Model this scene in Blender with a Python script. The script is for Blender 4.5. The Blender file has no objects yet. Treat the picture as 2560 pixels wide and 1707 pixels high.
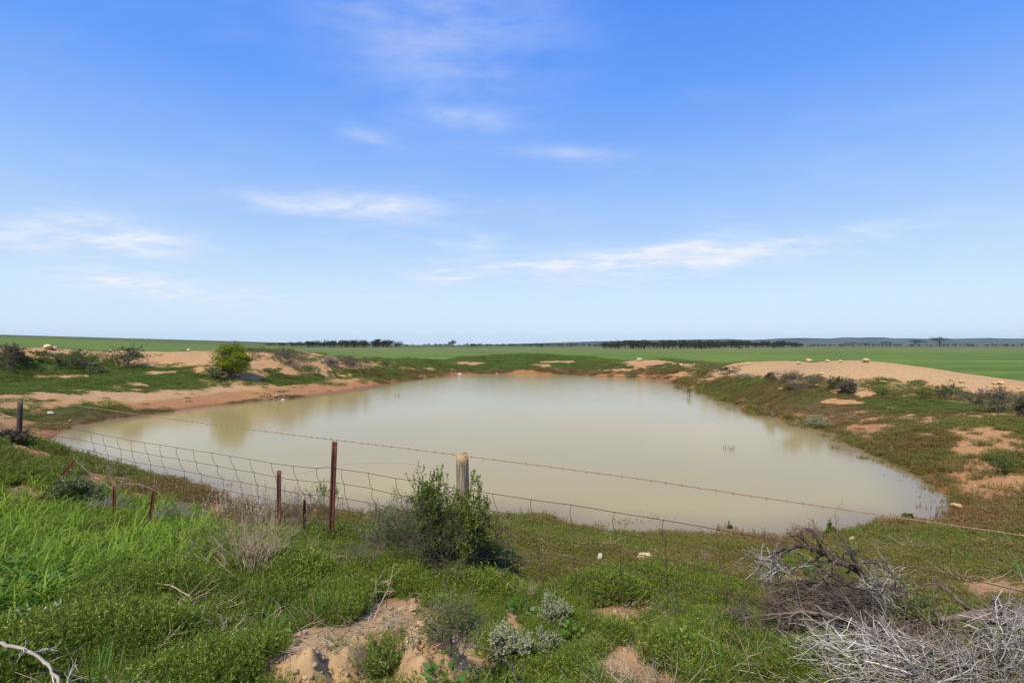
import bpy, math, random
import numpy as np
R = math.radians
C = bpy.context.scene.collection
sc = bpy.context.scene

# ------------------------------------------------------------------ camera, sky, sun, exposure
CAMZ = 3.0          # metres above the water; water surface is z = 0
FPX = 1280.0        # focal length in pixels of the 2560 px wide photograph
HOR = 862.0         # row of the level horizon
cd = bpy.data.cameras.new('camera'); cam = bpy.data.objects.new('camera', cd); C.objects.link(cam)
cd.sensor_width = 36; cd.lens = 18.0; cd.shift_y = (HOR - 853.5) / 2560.0
cd.clip_start = 0.05; cd.clip_end = 40000
cam.location = (0, 0, CAMZ); cam.rotation_euler = (R(90), 0, 0)
sc.camera = cam
SUN_EL, SUN_AZ = 52.0, 208.0          # azimuth clockwise from +Y (view direction): behind, a little left
world = bpy.data.worlds.new('World'); sc.world = world; world.use_nodes = True
sd = bpy.data.lights.new('sun', 'SUN'); sun = bpy.data.objects.new('sun', sd); C.objects.link(sun)
sd.energy = 4.8; sd.angle = R(0.6); sd.color = (1.0, 0.93, 0.80)
sun.rotation_euler = (R(90 - SUN_EL), 0, R(180 - SUN_AZ))
sun.location = (-20, -30, 60)
sc.view_settings.view_transform = 'Standard'; sc.view_settings.look = 'None'
sc.view_settings.gamma = 1.0; sc.view_settings.exposure = 0.0; sc.view_settings.use_curve_mapping = False
sc.render.engine = 'CYCLES'
sc.cycles.max_bounces = 6; sc.cycles.diffuse_bounces = 2; sc.cycles.transmission_bounces = 4
sc.cycles.use_denoising = True

class NT:
    """small node helper"""
    def __init__(s, tree):
        s.t = tree; s.n = tree.nodes; s.l = tree.links
    def new(s, typ, **kw):
        nd = s.n.new(typ)
        for k, v in kw.items(): setattr(nd, k, v)
        return nd
    def put(s, sock, v):
        if isinstance(v, bpy.types.NodeSocket): s.l.new(v, sock)
        else: sock.default_value = v
    def math(s, op, a, b=None, c=None, clamp=False):
        nd = s.n.new('ShaderNodeMath'); nd.operation = op; nd.use_clamp = clamp
        s.put(nd.inputs[0], a)
        if b is not None: s.put(nd.inputs[1], b)
        if c is not None: s.put(nd.inputs[2], c)
        return nd.outputs[0]
    def mix(s, f, a, b, blend='MIX'):
        nd = s.n.new('ShaderNodeMix'); nd.data_type = 'RGBA'; nd.blend_type = blend; nd.clamp_factor = True
        s.put(nd.inputs[0], f)
        s.put(nd.inputs[6], a if isinstance(a, bpy.types.NodeSocket) else (*a, 1))
        s.put(nd.inputs[7], b if isinstance(b, bpy.types.NodeSocket) else (*b, 1))
        return nd.outputs[2]
    def ramp(s, f, stops, interp='LINEAR'):
        nd = s.n.new('ShaderNodeValToRGB'); nd.color_ramp.interpolation = interp
        e = nd.color_ramp.elements
        while len(e) < len(stops): e.new(0.5)
        for i, (p, c) in enumerate(stops):
            e[i].position = p; e[i].color = (*c, 1) if len(c) == 3 else c
        s.put(nd.inputs[0], f); return nd.outputs[0]
    def smooth(s, x, a, b, lo=0.0, hi=1.0):
        nd = s.n.new('ShaderNodeMapRange'); nd.interpolation_type = 'SMOOTHSTEP'
        s.put(nd.inputs[0], x); nd.inputs[1].default_value = a; nd.inputs[2].default_value = b
        nd.inputs[3].default_value = lo; nd.inputs[4].default_value = hi
        return nd.outputs[0]
    def noise(s, vec, scale, detail=4, rough=0.55, dist=0.0, out='Fac'):
        nd = s.n.new('ShaderNodeTexNoise')
        if vec is not None: s.l.new(vec, nd.inputs['Vector'])
        nd.inputs['Scale'].default_value = scale; nd.inputs['Detail'].default_value = detail
        nd.inputs['Roughness'].default_value = rough; nd.inputs['Distortion'].default_value = dist
        return nd.outputs[out]
    def mapping(s, vec, scale=(1, 1, 1), loc=(0, 0, 0), rot=(0, 0, 0)):
        nd = s.n.new('ShaderNodeMapping'); s.l.new(vec, nd.inputs[0])
        nd.inputs[1].default_value = loc; nd.inputs[2].default_value = rot; nd.inputs[3].default_value = scale
        return nd.outputs[0]
    def attr(s, name, typ='GEOMETRY', out='Fac'):
        nd = s.n.new('ShaderNodeAttribute'); nd.attribute_name = name; nd.attribute_type = typ
        return nd.outputs[out]

# world: physical sky, deepened a little, with thin streaks of cloud
w = NT(world.node_tree); w.n.clear()
sky = w.new('ShaderNodeTexSky', sky_type='NISHITA')
sky.sun_disc = False; sky.sun_elevation = R(SUN_EL); sky.sun_rotation = R(SUN_AZ)
sky.air_density = 1.0; sky.dust_density = 0.6; sky.ozone_density = 2.0; sky.altitude = 0
SKY_STRENGTH = 0.15
tc = w.new('ShaderNodeTexCoord').outputs['Generated']
sx = w.new('ShaderNodeSeparateXYZ'); w.l.new(tc, sx.inputs[0])
dx, dy, dz = sx.outputs
zc = w.math('MAXIMUM', dz, 0.0)
el = w.math('MULTIPLY', w.math('ARCSINE', zc), 180 / math.pi)
az = w.math('MULTIPLY', w.math('ARCTAN2', dx, dy), 180 / math.pi)
# the sky of the photograph, by height above the horizon and the same all round, laid over the physical sky
K = 1 / SKY_STRENGTH
elr = w.ramp(w.math('DIVIDE', el, 60.0), [(0.0, (.70*K, .87*K, 1.02*K)), (.083, (.645*K, .83*K, 1.0*K)), (.193, (.43*K, .65*K, 1.0*K)), (.31, (.265*K, .485*K, 1.0*K)),
                                          (.427, (.136*K, .36*K, .99*K)), (.57, (.075*K, .28*K, .95*K)), (1.0, (.04*K, .17*K, .62*K))])
base = w.mix(w.smooth(el, 62, 36, .15, .92), sky.outputs[0], elr)
den = w.math('ADD', zc, 0.10)
cx = w.math('DIVIDE', dx, den); cy = w.math('DIVIDE', dy, den)
cv = w.new('ShaderNodeCombineXYZ'); w.l.new(cx, cv.inputs[0]); w.l.new(cy, cv.inputs[1])
n_wisp = w.noise(w.mapping(cv.outputs[0], (0.55, 1.5, 1), (3.1, 1.7, 0), (0, 0, 0.12)), 1.3, 4, 0.6)
n_fine = w.noise(w.mapping(cv.outputs[0], (1, 1.6, 1), (0.4, 7.7, 0)), 3.4, 5, 0.6)
# long low streaks in angle space (az, el)
av = w.new('ShaderNodeCombineXYZ'); w.l.new(az, av.inputs[0]); w.l.new(el, av.inputs[1])
n_str = w.noise(w.mapping(av.outputs[0], (0.055, 0.20, 1), (2, 0, 0)), 1.5, 5, 0.62)
def cloud_at(a0, e0, ra, re, slope, edge=0.25):
    da = w.math('SUBTRACT', az, a0)
    de = w.math('SUBTRACT', w.math('SUBTRACT', el, e0), w.math('MULTIPLY', da, slope))
    q = w.math('ADD', w.math('POWER', w.math('ABSOLUTE', w.math('DIVIDE', da, ra)), 2.0),
               w.math('POWER', w.math('ABSOLUTE', w.math('DIVIDE', de, re)), 2.0))
    return w.math('POWER', 2.718, w.math('MULTIPLY', q, -1.0))
def px_ang(px, py):
    s = (px - 1280) / FPX; t = (HOR - py) / FPX
    return math.degrees(math.atan(s)), math.degrees(math.atan(t / math.sqrt(1 + s * s)))
clouds = []
for (px, py, rx, ry, sl, amt) in [
        (1500, 652, 320, 17, 0.04, .95), (1760, 655, 330, 24, 0.10, .75), (1650, 625, 170, 13, 0.16, .65),
        (1110, 695, 80, 15, 0.0, .70), (960, 516, 150, 26, -0.05, .70), (730, 512, 150, 18, -0.02, .45),
        (280, 590, 190, 34, -0.07, 1.0), (330, 705, 170, 20, -0.05, .8), (1160, 610, 110, 22, 0, .45),
        (1090, 120, 200, 140, 0.1, .22), (1330, 60, 150, 110, 0, .12), (960, 30, 170, 70, 0, .16),
        (900, 335, 60, 14, -0.1, .35), (1440, 385, 120, 14, -0.08, .35), (1180, 300, 110, 20, -0.12, .25),
        (80, 610, 110, 26, -.05, .40), (620, 745, 260, 24, 0, .30)]:
    a0, e0 = px_ang(px, py)
    k = 180 / math.pi / FPX
    m = cloud_at(a0, e0, rx * k * math.cos(R(a0)) ** 2 * 1.15, ry * k * math.cos(R(a0)) * 1.25, sl)
    clouds.append(w.math('MULTIPLY', m, amt))
tot = clouds[0]
for c_ in clouds[1:]: tot = w.math('ADD', tot, c_)
tex = w.math('ADD', w.math('MULTIPLY', n_str, 0.55), w.math('MULTIPLY', n_fine, 0.45))
tot = w.math('MULTIPLY', tot, w.smooth(tex, 0.27, 0.62))
# the same thin streaks go on all round the sky
gen = w.math('MULTIPLY', w.smooth(n_wisp, 0.56, 0.85), 0.12)
low = w.math('MULTIPLY', w.smooth(n_str, 0.46, 0.75), w.math('MULTIPLY', w.smooth(el, 2.0, 5.0), w.smooth(el, 26, 9)))
gen = w.math('ADD', gen, w.math('MULTIPLY', low, 0.15))
cl = w.math('MINIMUM', w.math('ADD', tot, gen), 0.85)
lit = w.mix(w.smooth(n_fine, 0.35, 0.7), (5.0, 5.5, 6.6), (6.3, 6.35, 6.7))
col = w.mix(cl, base, lit)
world.cycles.sampling_method = 'MANUAL'; world.cycles.sample_map_resolution = 512
bg = w.new('ShaderNodeBackground'); w.put(bg.inputs[0], col); bg.inputs[1].default_value = SKY_STRENGTH
wo = w.new('ShaderNodeOutputWorld'); w.l.new(bg.outputs[0], wo.inputs[0])

# ------------------------------------------------------------------ maths helpers
rs = np.random.RandomState(7)
TAB = rs.rand(256, 256)
def vnoise(x, y):
    xi = np.floor(x).astype(int); yi = np.floor(y).astype(int)
    fx = x - xi; fy = y - yi
    fx = fx * fx * (3 - 2 * fx); fy = fy * fy * (3 - 2 * fy)
    g = lambda a, b: TAB[a & 255, b & 255]
    return (g(xi, yi) * (1 - fx) + g(xi + 1, yi) * fx) * (1 - fy) + (g(xi, yi + 1) * (1 - fx) + g(xi + 1, yi + 1) * fx) * fy
def fbm(x, y, s, o=4, seed=0.0):
    x = np.asarray(x, float) / s + seed * 17.3; y = np.asarray(y, float) / s + seed * 9.1
    v = 0; a = .5; t = 0
    for k in range(o):
        v = v + a * vnoise(x, y); t += a; a *= .5; x = x * 2.03 + 11.7; y = y * 2.03 + 5.3
    return v / t
def sst(x, a, b):
    t = np.clip((x - a) / (b - a), 0, 1); return t * t * (3 - 2 * t)
def at_z(px, py, z):
    t = (CAMZ - z) * FPX / (py - HOR); return np.array([(px - 1280) / FPX * t, t, z])
def at_y(px, py, y):
    return np.array([(px - 1280) / FPX * y, y, CAMZ - (py - HOR) / FPX * y])
def poly_sdf(P, X, Y):
    """signed distance, negative inside"""
    X = np.asarray(X, float); Y = np.asarray(Y, float)
    d2 = np.full(X.shape, 1e12); ins = np.zeros(X.shape, bool); n = len(P)
    for i in range(n):
        ax, ay = P[i]; bx, by = P[(i + 1) % n]
        ex, ey = bx - ax, by - ay
        t = np.clip(((X - ax) * ex + (Y - ay) * ey) / (ex * ex + ey * ey + 1e-12), 0, 1)
        d2 = np.minimum(d2, (X - ax - t * ex) ** 2 + (Y - ay - t * ey) ** 2)
        c = ((ay > Y) != (by > Y)) & (X < ex * (Y - ay) / (ey if abs(ey) > 1e-9 else 1e-9) + ax)
        ins ^= c
    return np.where(ins, -1, 1) * np.sqrt(d2)

# ------------------------------------------------------------------ the lie of the land
SHORE_PX = [(131, 1128), (152, 1139), (196, 1150), (259, 1163), (308, 1180), (362, 1190), (395, 1206), (447, 1210), (525, 1234),
            (572, 1253), (640, 1270), (760, 1282), (900, 1290), (1050, 1293), (1204, 1296), (1364, 1301), (1440, 1326), (1517, 1339),
            (1587, 1348), (1639, 1340), (1762, 1345), (1899, 1356), (1980, 1354), (2057, 1347), (2138, 1335), (2197, 1313), (2290, 1316),
            (2352, 1317), (2387, 1292), (2385, 1262), (2372, 1236), (2338, 1216), (2307, 1197), (2285, 1177), (2237, 1157),
            (2181, 1135), (2138, 1113), (2110, 1098), (2082, 1082), (2012, 1068), (1984, 1054), (1900, 1037), (1850, 1017),
            (1802, 999), (1742, 975), (1699, 961), (1666, 952), (1612, 945), (1508, 941), (1399, 936), (1263, 933), (1141, 936),
            (1012, 952), (881, 977), (734, 996), (652, 1002), (500, 1019), (400, 1033), (340, 1041), (259, 1052), (191, 1065), (163, 1073), (128, 1100)]
SHORE = [tuple(at_z(px, py, 0)[:2]) for px, py in SHORE_PX]
DAM = [(-90, -40), (-62, 20), (-38, 33), (-29, 39), (-20.5, 43), (-16, 47), (-13.5, 56), (-11, 64), (-4, 68), (9, 68), (15, 61),
       (17.5, 45), (19.5, 37), (20.5, 30), (22, 25), (26, 21), (32, 14), (45, 0), (50, -40)]
ctl = [(x, y, 0.0) for x, y in SHORE]
# (px, py, z) seen in the photograph
for px, py, z in [(300, 985, .7), (100, 990, .9), (300, 920, 1.6), (300, 875, 2.65), (100, 920, 1.7), (100, 869, 2.84), (0, 866, 2.9),
                  (100, 1040, .3), (500, 960, .75), (500, 876, 2.6), (580, 945, 1.0), (700, 876, 2.58), (700, 955, .6), (850, 903, 1.7), (850, 945, .55), (640, 930, 1.25),
                  (400, 940, 1.3), (200, 955, 1.2), (1000, 904, 1.35), (1050, 899, 1.35), (1300, 887, 1.8), (1200, 892, 1.5), (1450, 892, 1.5),
                  (1120, 906, 1.05), (1600, 902, 1.35), (1690, 928, .75), (1600, 930, .45), (1300, 922, .5), (1150, 925, .4),
                  (1900, 990, .5), (2000, 985, .85), (1800, 945, .8), (1830, 909, 1.62), (1950, 905, 1.9), (2060, 903, 2.1), (2150, 905, 2.15), (2230, 909, 2.1), (2300, 920, 1.95),
                  (2380, 934, 1.75), (2450, 950, 1.55), (2560, 968, 1.35), (2100, 985, .95), (2300, 992, .95), (2450, 1003, .9), (2560, 1012, .9), (1900, 950, .95), (2300, 1080, .55),
                  (2500, 1150, .5), (2560, 1300, .35), (2560, 1450, .6), (2450, 1480, .66), (2300, 1600, .95), (1560, 1480, .58),
                  (1560, 1620, .9), (1600, 1700, 1.05), (1800, 1700, 1.02), (2200, 1700, 1.0), (2000, 1480, .6), (2300, 1400, .4)]:
    ctl.append(tuple(at_z(px, py, z)))
for (px, py, z) in [(1830, 909, 1.62), (2060, 903, 2.1), (2150, 905, 2.15), (2300, 920, 1.95), (2450, 950, 1.55), (2560, 968, 1.35)]:
    p = at_z(px, py, z); ctl.append((p[0] + 5.5, p[1] + 2.5, 0.95))
for (px, py, z) in [(300, 875, 2.65), (100, 869, 2.84), (0, 866, 2.9), (500, 876, 2.6), (700, 876, 2.58), (850, 903, 1.7)]:
    p = at_z(px, py, z); ctl.append((p[0] - 5.0, p[1] + 5.5, 1.5))
for (px, py, z) in [(1000, 904, 1.35), (1300, 887, 1.8), (1450, 892, 1.5), (1600, 902, 1.35)]:
    p = at_z(px, py, z); ctl.append((p[0], p[1] + 7.5, 0.95))
ctl += [(0, 0, 1.36), (0, -3, 1.4), (0, -12, 1.2), (-4, 0, 1.3), (4, 0, 1.25), (-8, -4, 1.3), (8, -4, 1.2),
        (0, 2.0, 1.3), (-2.57, 3.35, 1.12), (-4, 4, 1.0), (-3.5, 4.7, .85), (-.5, 5.4, .58), (-2.2, 6.3, .52), (-5.8, 7.5, .32), (-7.4, 8.4, .5), (-3, 6.7, .45),
        (-10.4, 10.7, .97), (-12, 9, 1.1), (-14.5, 13.5, .5), (-18, 16, 1.0), (-7, 5.5, 1.0), (1.2, 4.5, .62), (2.2, 3.2, 1.0), (4.3, 4.75, .68),
        (0, 25, -1.5), (0, 40, -1.2), (-5, 18, -1.3), (5, 14, -1.0), (-1, 11, -.7), (7, 30, -1.0), (-9, 22, -1.1),
        (14, 4, .9), (13, 11, .7), (20, 8, 1.0), (-25, 15, 1.4), (-30, 24, 1.9), (-37, 29, 2.5), (-45, 30, 2.0), (-40, 10, 1.4), (-37, 36, 1.7),
        (-30, 60, 1.3), (-40, 45, 1.7), (0, 85, .95), (30, 60, .95), (40, 30, .95), (45, 0, .95), (-40, -30, 1.2), (40, -30, 1.0), (0, -40, 1.1), (-70, 40, 2.3), (-20, 80, 1.0), (60, 60, .9), (-60, 70, 1.8)]
ctl = np.array(ctl)
def tps_k(r2): return np.where(r2 > 1e-9, r2 * np.log(r2 + 1e-12), 0.0)
n = len(ctl); D2 = (ctl[:, None, 0] - ctl[None, :, 0]) ** 2 + (ctl[:, None, 1] - ctl[None, :, 1]) ** 2
A = np.zeros((n + 3, n + 3)); A[:n, :n] = tps_k(D2) + np.eye(n) * 0.35
A[:n, n] = 1; A[:n, n + 1:] = ctl[:, :2]; A[n, :n] = 1; A[n + 1:, :n] = ctl[:, :2].T
W = np.linalg.solve(A, np.concatenate([ctl[:, 2], np.zeros(3)]))
def tps(X, Y):
    X = np.asarray(X, float); sh = X.shape; X = X.ravel(); Y = np.asarray(Y, float).ravel()
    out = W[n] + W[n + 1] * X + W[n + 2] * Y
    for i in range(n):
        out += W[i] * tps_k((X - ctl[i, 0]) ** 2 + (Y - ctl[i, 1]) ** 2)
    return out.reshape(sh)
def field(X, Y):
    t = -.0358 * X - .0131 * np.minimum(Y, 700) - .35
    hill = np.where(t > 8, t, np.log1p(np.exp(np.clip(t * 2.2, -40, 40))) / 2.2)
    hill = hill * sst(Y, -900, -100) * (1 - .9 * sst(np.hypot(X, Y), 1000, 2200))
    return .9 + np.minimum(hill, 26) + .25 * (fbm(X, Y, 60, 3, 3) - .5) - 1.5 * sst(np.hypot(X, Y), 350, 2500)
# heap of pale dug soil just in front of the photographer
HEAP = [(-.95, 2.85, .46, .32, .17), (-.72, 3.2, .30, .20, .17), (-.45, 2.85, .22, .45, .19), (-1.25, 2.75, .42, .25, .10), (-.30, 2.5, .28, .34, .14)]
def shore_d(X, Y): return poly_sdf(SHORE, X, Y)
def height(X, Y, fine=True):
    X = np.asarray(X, float); Y = np.asarray(Y, float)
    r = np.hypot(X, Y - 25)
    F = field(X, Y)
    near = r < 75
    Hh = F.copy()
    if near.any():
        xs = X[near]; ys = Y[near]
        t = np.clip(tps(xs, ys), -2, 4.0); t = np.where(t > 2.5, 2.5 + (t - 2.5) * .33, t)
        d = shore_d(xs, ys) + .22 * (fbm(xs, ys, 1.1, 3, 5) - .5)
        bump = (fbm(xs, ys, 2.6, 4, 1) - .5) * .32 * sst(d, .3, 3.5) * (1 - .75 * moundm(xs, ys))
        bump += (fbm(xs, ys, .5, 4, 2) - .5) * .10 * sst(d, .0, 2.0) * (1 - .8 * moundm(xs, ys))
        # eroded little bank above the left beach
        t = t + bump
        t = np.where(d > 0, np.maximum(t, .05 * np.minimum(d, 2.0) + .015), np.minimum(t, .12 * np.maximum(d, -6) - .01))
        for hx, hy, rx, ry, hz in HEAP:
            q = ((xs - hx) / rx) ** 2 + ((ys - hy) / ry) ** 2
            t = t + hz * np.exp(-q * q) * (1 + 1.5 * (fbm(xs, ys, .20, 4, 8) - .5) + .25 * (np.abs(fbm(xs, ys, .09, 3, 9) - .5) * 2 - .3))
        b = sst(r[near], 45, 72)
        Hh[near] = t * (1 - b) + F[near] * b
    return Hh
MOUND = [at_z(px, py, z)[:2] for px, py, z in [(1760, 930, 1.0), (1830, 909, 1.62), (1950, 905, 1.9), (2060, 903, 2.1), (2150, 905, 2.15), (2300, 920, 1.95), (2450, 950, 1.55), (2560, 968, 1.35)]]
MOUND = [(p[0] + 3.5, p[1] + 2) for p in MOUND] + [tuple(at_z(px, py, z)[:2]) for px, py, z in [(2640, 1000, .9), (2450, 998, .9), (2300, 984, .95), (2130, 976, 1.0), (2000, 962, 1.05), (1880, 940, 1.1), (1780, 932, .95)]]
def moundm(X, Y): return sst(poly_sdf(MOUND, X, Y), .5, -1.2)
def project(X, Y, Z):
    Yc = np.maximum(Y, .3); return 1280 + FPX * X / Yc, HOR + FPX * (CAMZ - Z) / Yc
def ground_z(x, y): return float(height(np.array([x]), np.array([y]))[0])
def on_ground(px, py, ymin=1.5, ymax=75):
    """first point of the ground along the photograph's line of sight"""
    for dpy in np.arange(0, 40, 1.0):
        ys = np.geomspace(ymin, ymax, 700); xs = (px - 1280) / FPX * ys
        zs = CAMZ - (py + dpy - HOR) / FPX * ys
        g = height(xs, ys); k = np.nonzero(g >= zs)[0]
        if len(k) and k[0] > 0:
            i = k[0]; a = (zs[i - 1] - g[i - 1]) / max(1e-9, (zs[i - 1] - g[i - 1]) + (g[i] - zs[i]))
            y = ys[i - 1] + a * (ys[i] - ys[i - 1]); x = (px - 1280) / FPX * y
            return np.array([x, y, ground_z(x, y)])
        if len(k): return np.array([xs[0], ys[0], g[0]])
    y = ymax; return np.array([(px - 1280) / FPX * y, y, ground_z((px - 1280) / FPX * y, y)])

# plant cover read off the photograph: (px, py, rx, ry, value), later rows lie over earlier ones
COVER = [
    # left bank
    (250, 1000, 330, 60, .75), (120, 930, 330, 45, .85), (420, 920, 140, 40, .55), (330, 945, 200, 26, .92), (90, 950, 160, 26, .92),
    (250, 879, 330, 9, .10), (480, 895, 120, 16, .22), (60, 874, 90, 12, .12), (370, 905, 45, 12, .18), (400, 932, 40, 6, .15), (170, 942, 60, 4, .12), (340, 960, 35, 4, .2),
    (300, 1000, 140, 16, .06), (440, 1000, 140, 26, .04), (600, 985, 120, 20, .06), (110, 990, 110, 7, .08), (780, 975, 110, 16, .06), (900, 965, 60, 10, .15),
    (170, 1015, 120, 12, .55), (190, 1035, 75, 20, .85), (30, 1010, 60, 14, .6), (20, 1058, 30, 10, .0),
    (650, 900, 60, 22, .08), (620, 940, 60, 12, .06), (720, 950, 90, 12, .85), (820, 945, 60, 8, .7), (760, 922, 70, 8, .25), (800, 930, 90, 8, .08), (690, 930, 30, 6, .6), (760, 925, 32, 6, .8), (850, 930, 60, 6, .85), (900, 928, 45, 6, .8),
    (880, 912, 90, 6, .15), (960, 905, 60, 5, .10), (980, 935, 90, 10, .85), (860, 955, 70, 8, .5), (1030, 908, 30, 4, .6),
    # far end
    (1300, 905, 380, 22, .95), (1300, 928, 420, 8, .85), (1170, 908, 50, 4, .3), (1360, 913, 30, 4, .35), (1400, 905, 40, 3, .35),
    (1610, 908, 60, 9, .04), (1590, 916, 12, 8, .05), (1560, 925, 60, 3, .4), (1725, 915, 22, 5, .1), (1650, 925, 70, 10, .9), (1715, 935, 14, 8, .2),
    # right bank
    (1900, 975, 170, 40, .85), (2100, 1010, 260, 30, .85), (2250, 1080, 240, 60, .7), (2400, 1030, 170, 26, .85), (2480, 1130, 110, 70, .45), (2500, 1220, 90, 60, .35), (2300, 1130, 110, 40, .75),
    (2090, 1005, 50, 7, .15), (2150, 985, 30, 8, .05), (2010, 955, 25, 6, .05), (1945, 972, 18, 6, .1), (2490, 1040, 70, 9, .06), (2300, 1052, 35, 14, .2), (2450, 1120, 45, 16, .2), (2510, 1175, 40, 20, .15), (2540, 1230, 30, 22, .12), (2400, 1160, 40, 12, .25), (2330, 1090, 30, 6, .2),
    (2240, 1120, 80, 20, .75), (2512, 1165, 40, 18, .7),
    # near shore
    (1500, 1400, 420, 95, .92), (2300, 1390, 300, 70, .95), (2000, 1420, 200, 60, .85), (1270, 1345, 22, 10, .15), (1300, 1362, 20, 8, .25), (1430, 1365, 28, 12, .25), (1320, 1430, 14, 8, .3), (1535, 1342, 26, 6, .05), (2500, 1490, 80, 22, .08), (2360, 1480, 40, 10, .2),
    (1960, 1362, 50, 8, .4), (300, 1240, 170, 18, .55), (330, 1280, 90, 16, .15), (470, 1215, 60, 10, .25), (520, 1275, 60, 12, .25), (255, 1205, 40, 12, .25), (420, 1200, 60, 14, .8), (480, 1255, 60, 12, .85),
    # foreground
    (350, 1560, 520, 200, 1.0), (900, 1430, 360, 90, 1.0), (1180, 1500, 160, 60, 1.0), (1450, 1580, 170, 110, .95), (1750, 1600, 260, 110, .95), (1560, 1480, 160, 40, 1.0),
    (1560, 1540, 95, 22, .05), (1545, 1575, 52, 26, .05), (1575, 1655, 95, 45, .03), (1500, 1670, 60, 24, .12), (1590, 1705, 120, 36, .03), (1630, 1620, 60, 20, .25), (1540, 1612, 36, 14, .6),
    (840, 1650, 160, 85, .0), (760, 1700, 150, 55, .0), (1000, 1560, 115, 70, .0), (1090, 1610, 85, 75, .0), (1115, 1690, 110, 75, .0), (950, 1600, 100, 60, .0), (770, 1600, 60, 30, .0), (955, 1660, 110, 80, .0), (1270, 1575, 30, 50, .05)]
def cover(X, Y, Z=None):
    X = np.asarray(X, float); Y = np.asarray(Y, float)
    if Z is None: Z = height(X, Y)
    px, py = project(X, Y, Z)
    # ragged patch edges: the plants straggle by up to about a metre and a half
    wob = np.clip(Y * .042, .10, 1.3)
    px, py = project(X + wob * 1.7 * (fbm(X, Y, 1.3, 4, 11) - .5), Y + wob * 2.6 * (fbm(X, Y, 1.1, 4, 21) - .5), Z)
    j2 = .9 * (fbm(X, Y, .6, 3, 12) - .5)
    c = np.full(X.shape, .6)
    for (ax, ay, rx, ry, v) in COVER:
        q = ((px - ax) / rx) ** 2 + ((py - ay) / ry) ** 2
        m = sst(q + j2 * 1.3, 1.25, .6)
        c = c * (1 - m) + v * m
    c = np.where(Y < 2.2, .9, c)
    c = c * (1 - moundm(X, Y))
    c = np.where((px < -300) | (px > 2860), .55, c)
    d = shore_d(X, Y)
    g = fbm(X, Y, .55, 4, 51); g2 = fbm(X, Y, 2.2, 3, 52)
    thr = np.where(Y > 4.2, .475, .36)            # bare soil between the clumps
    c = np.where(c > .97, c, c * (.10 + .90 * sst(g * .6 + g2 * .4 + (c - .62) * .45, thr - .13, thr + .05)))
    return np.where(d < .03, 0, c)
def tint(X, Y, Z):
    """0 = fresh green, 1 = rusty brown"""
    px, py = project(X, Y, Z); d = shore_d(X, Y)
    t = .25 + .0 * X
    t = np.where(X > 2, .5, t)
    t = t + .5 * np.exp(-np.maximum(d, 0) / 1.6) * (Y > 7)
    for (ax, ay, rx, ry, v) in [(1500, 1390, 420, 70, .62), (2250, 1110, 260, 90, .62), (2100, 1060, 160, 30, .68), (1780, 985, 160, 30, .6), (2300, 1380, 300, 60, .45), (1650, 1440, 300, 40, .6),
                                (1300, 900, 420, 18, .12), (1300, 932, 480, 6, .9), (150, 930, 340, 45, .2), (330, 950, 220, 16, .15), (2300, 1010, 160, 16, .3), (1560, 1480, 150, 36, .08), (1400, 1600, 200, 110, .25), (1780, 1640, 170, 90, .2),
                                (330, 1570, 560, 210, .05), (850, 1440, 330, 90, .08), (1190, 1500, 130, 60, .1), (400, 1215, 200, 40, .6), (180, 1035, 100, 20, .55), (2500, 1150, 110, 80, .7)]:
        m = sst(((px - ax) / rx) ** 2 + ((py - ay) / ry) ** 2, 1.2, .5); t = t * (1 - m) + v * m
    return np.clip(t + .75 * (fbm(X, Y, 1.6, 4, 14) - .5), 0, 1)

# ------------------------------------------------------------------ mesh and material builders
def mesh_np(name, V, faces, attrs=None, smooth=False):
    me = bpy.data.meshes.new(name)
    V = np.asarray(V, np.float32).reshape(-1, 3)
    me.vertices.add(len(V)); me.vertices.foreach_set('co', V.ravel())
    idx = []; tot_ = []
    for f in faces:
        f = np.asarray(f, np.int32)
        if f.size == 0: continue
        idx.append(f.ravel()); tot_.append(np.full(len(f), f.shape[1], np.int32))
    idx = np.concatenate(idx); tot_ = np.concatenate(tot_)
    me.loops.add(len(idx)); me.loops.foreach_set('vertex_index', idx)
    me.polygons.add(len(tot_)); st = np.concatenate([[0], np.cumsum(tot_)[:-1]]).astype(np.int32)
    me.polygons.foreach_set('loop_start', st)
    try: me.polygons.foreach_set('loop_total', tot_)
    except Exception: pass
    if smooth: me.polygons.foreach_set('use_smooth', np.ones(len(tot_), bool))
    for k, v in (attrs or {}).items():
        a = me.attributes.new(k, 'FLOAT', 'POINT'); a.data.foreach_set('value', np.asarray(v, np.float32))
    me.update(calc_edges=True); me.validate()
    return me
def link(name, me, mat=None, parent=None):
    o = bpy.data.objects.new(name, me); C.objects.link(o)
    if mat is not None and me is not None:
        me.materials.clear(); me.materials.append(mat)
    if parent is not None: o.parent = parent
    return o
def tag(o, label=None, cat=None, group=None, kind=None):
    if label: o['label'] = label
    if cat: o['category'] = cat
    if group: o['group'] = group
    if kind: o['kind'] = kind
    return o
def thing(name, label, cat, loc, rz=0.0, group=None):
    o = bpy.data.objects.new(name, None); C.objects.link(o); o.empty_display_size = .1
    o.location = loc; o.rotation_euler = (0, 0, rz); return tag(o, label, cat, group)
def norm(v): v = np.asarray(v, float); return v / (np.linalg.norm(v, axis=-1, keepdims=True) + 1e-12)
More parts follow.
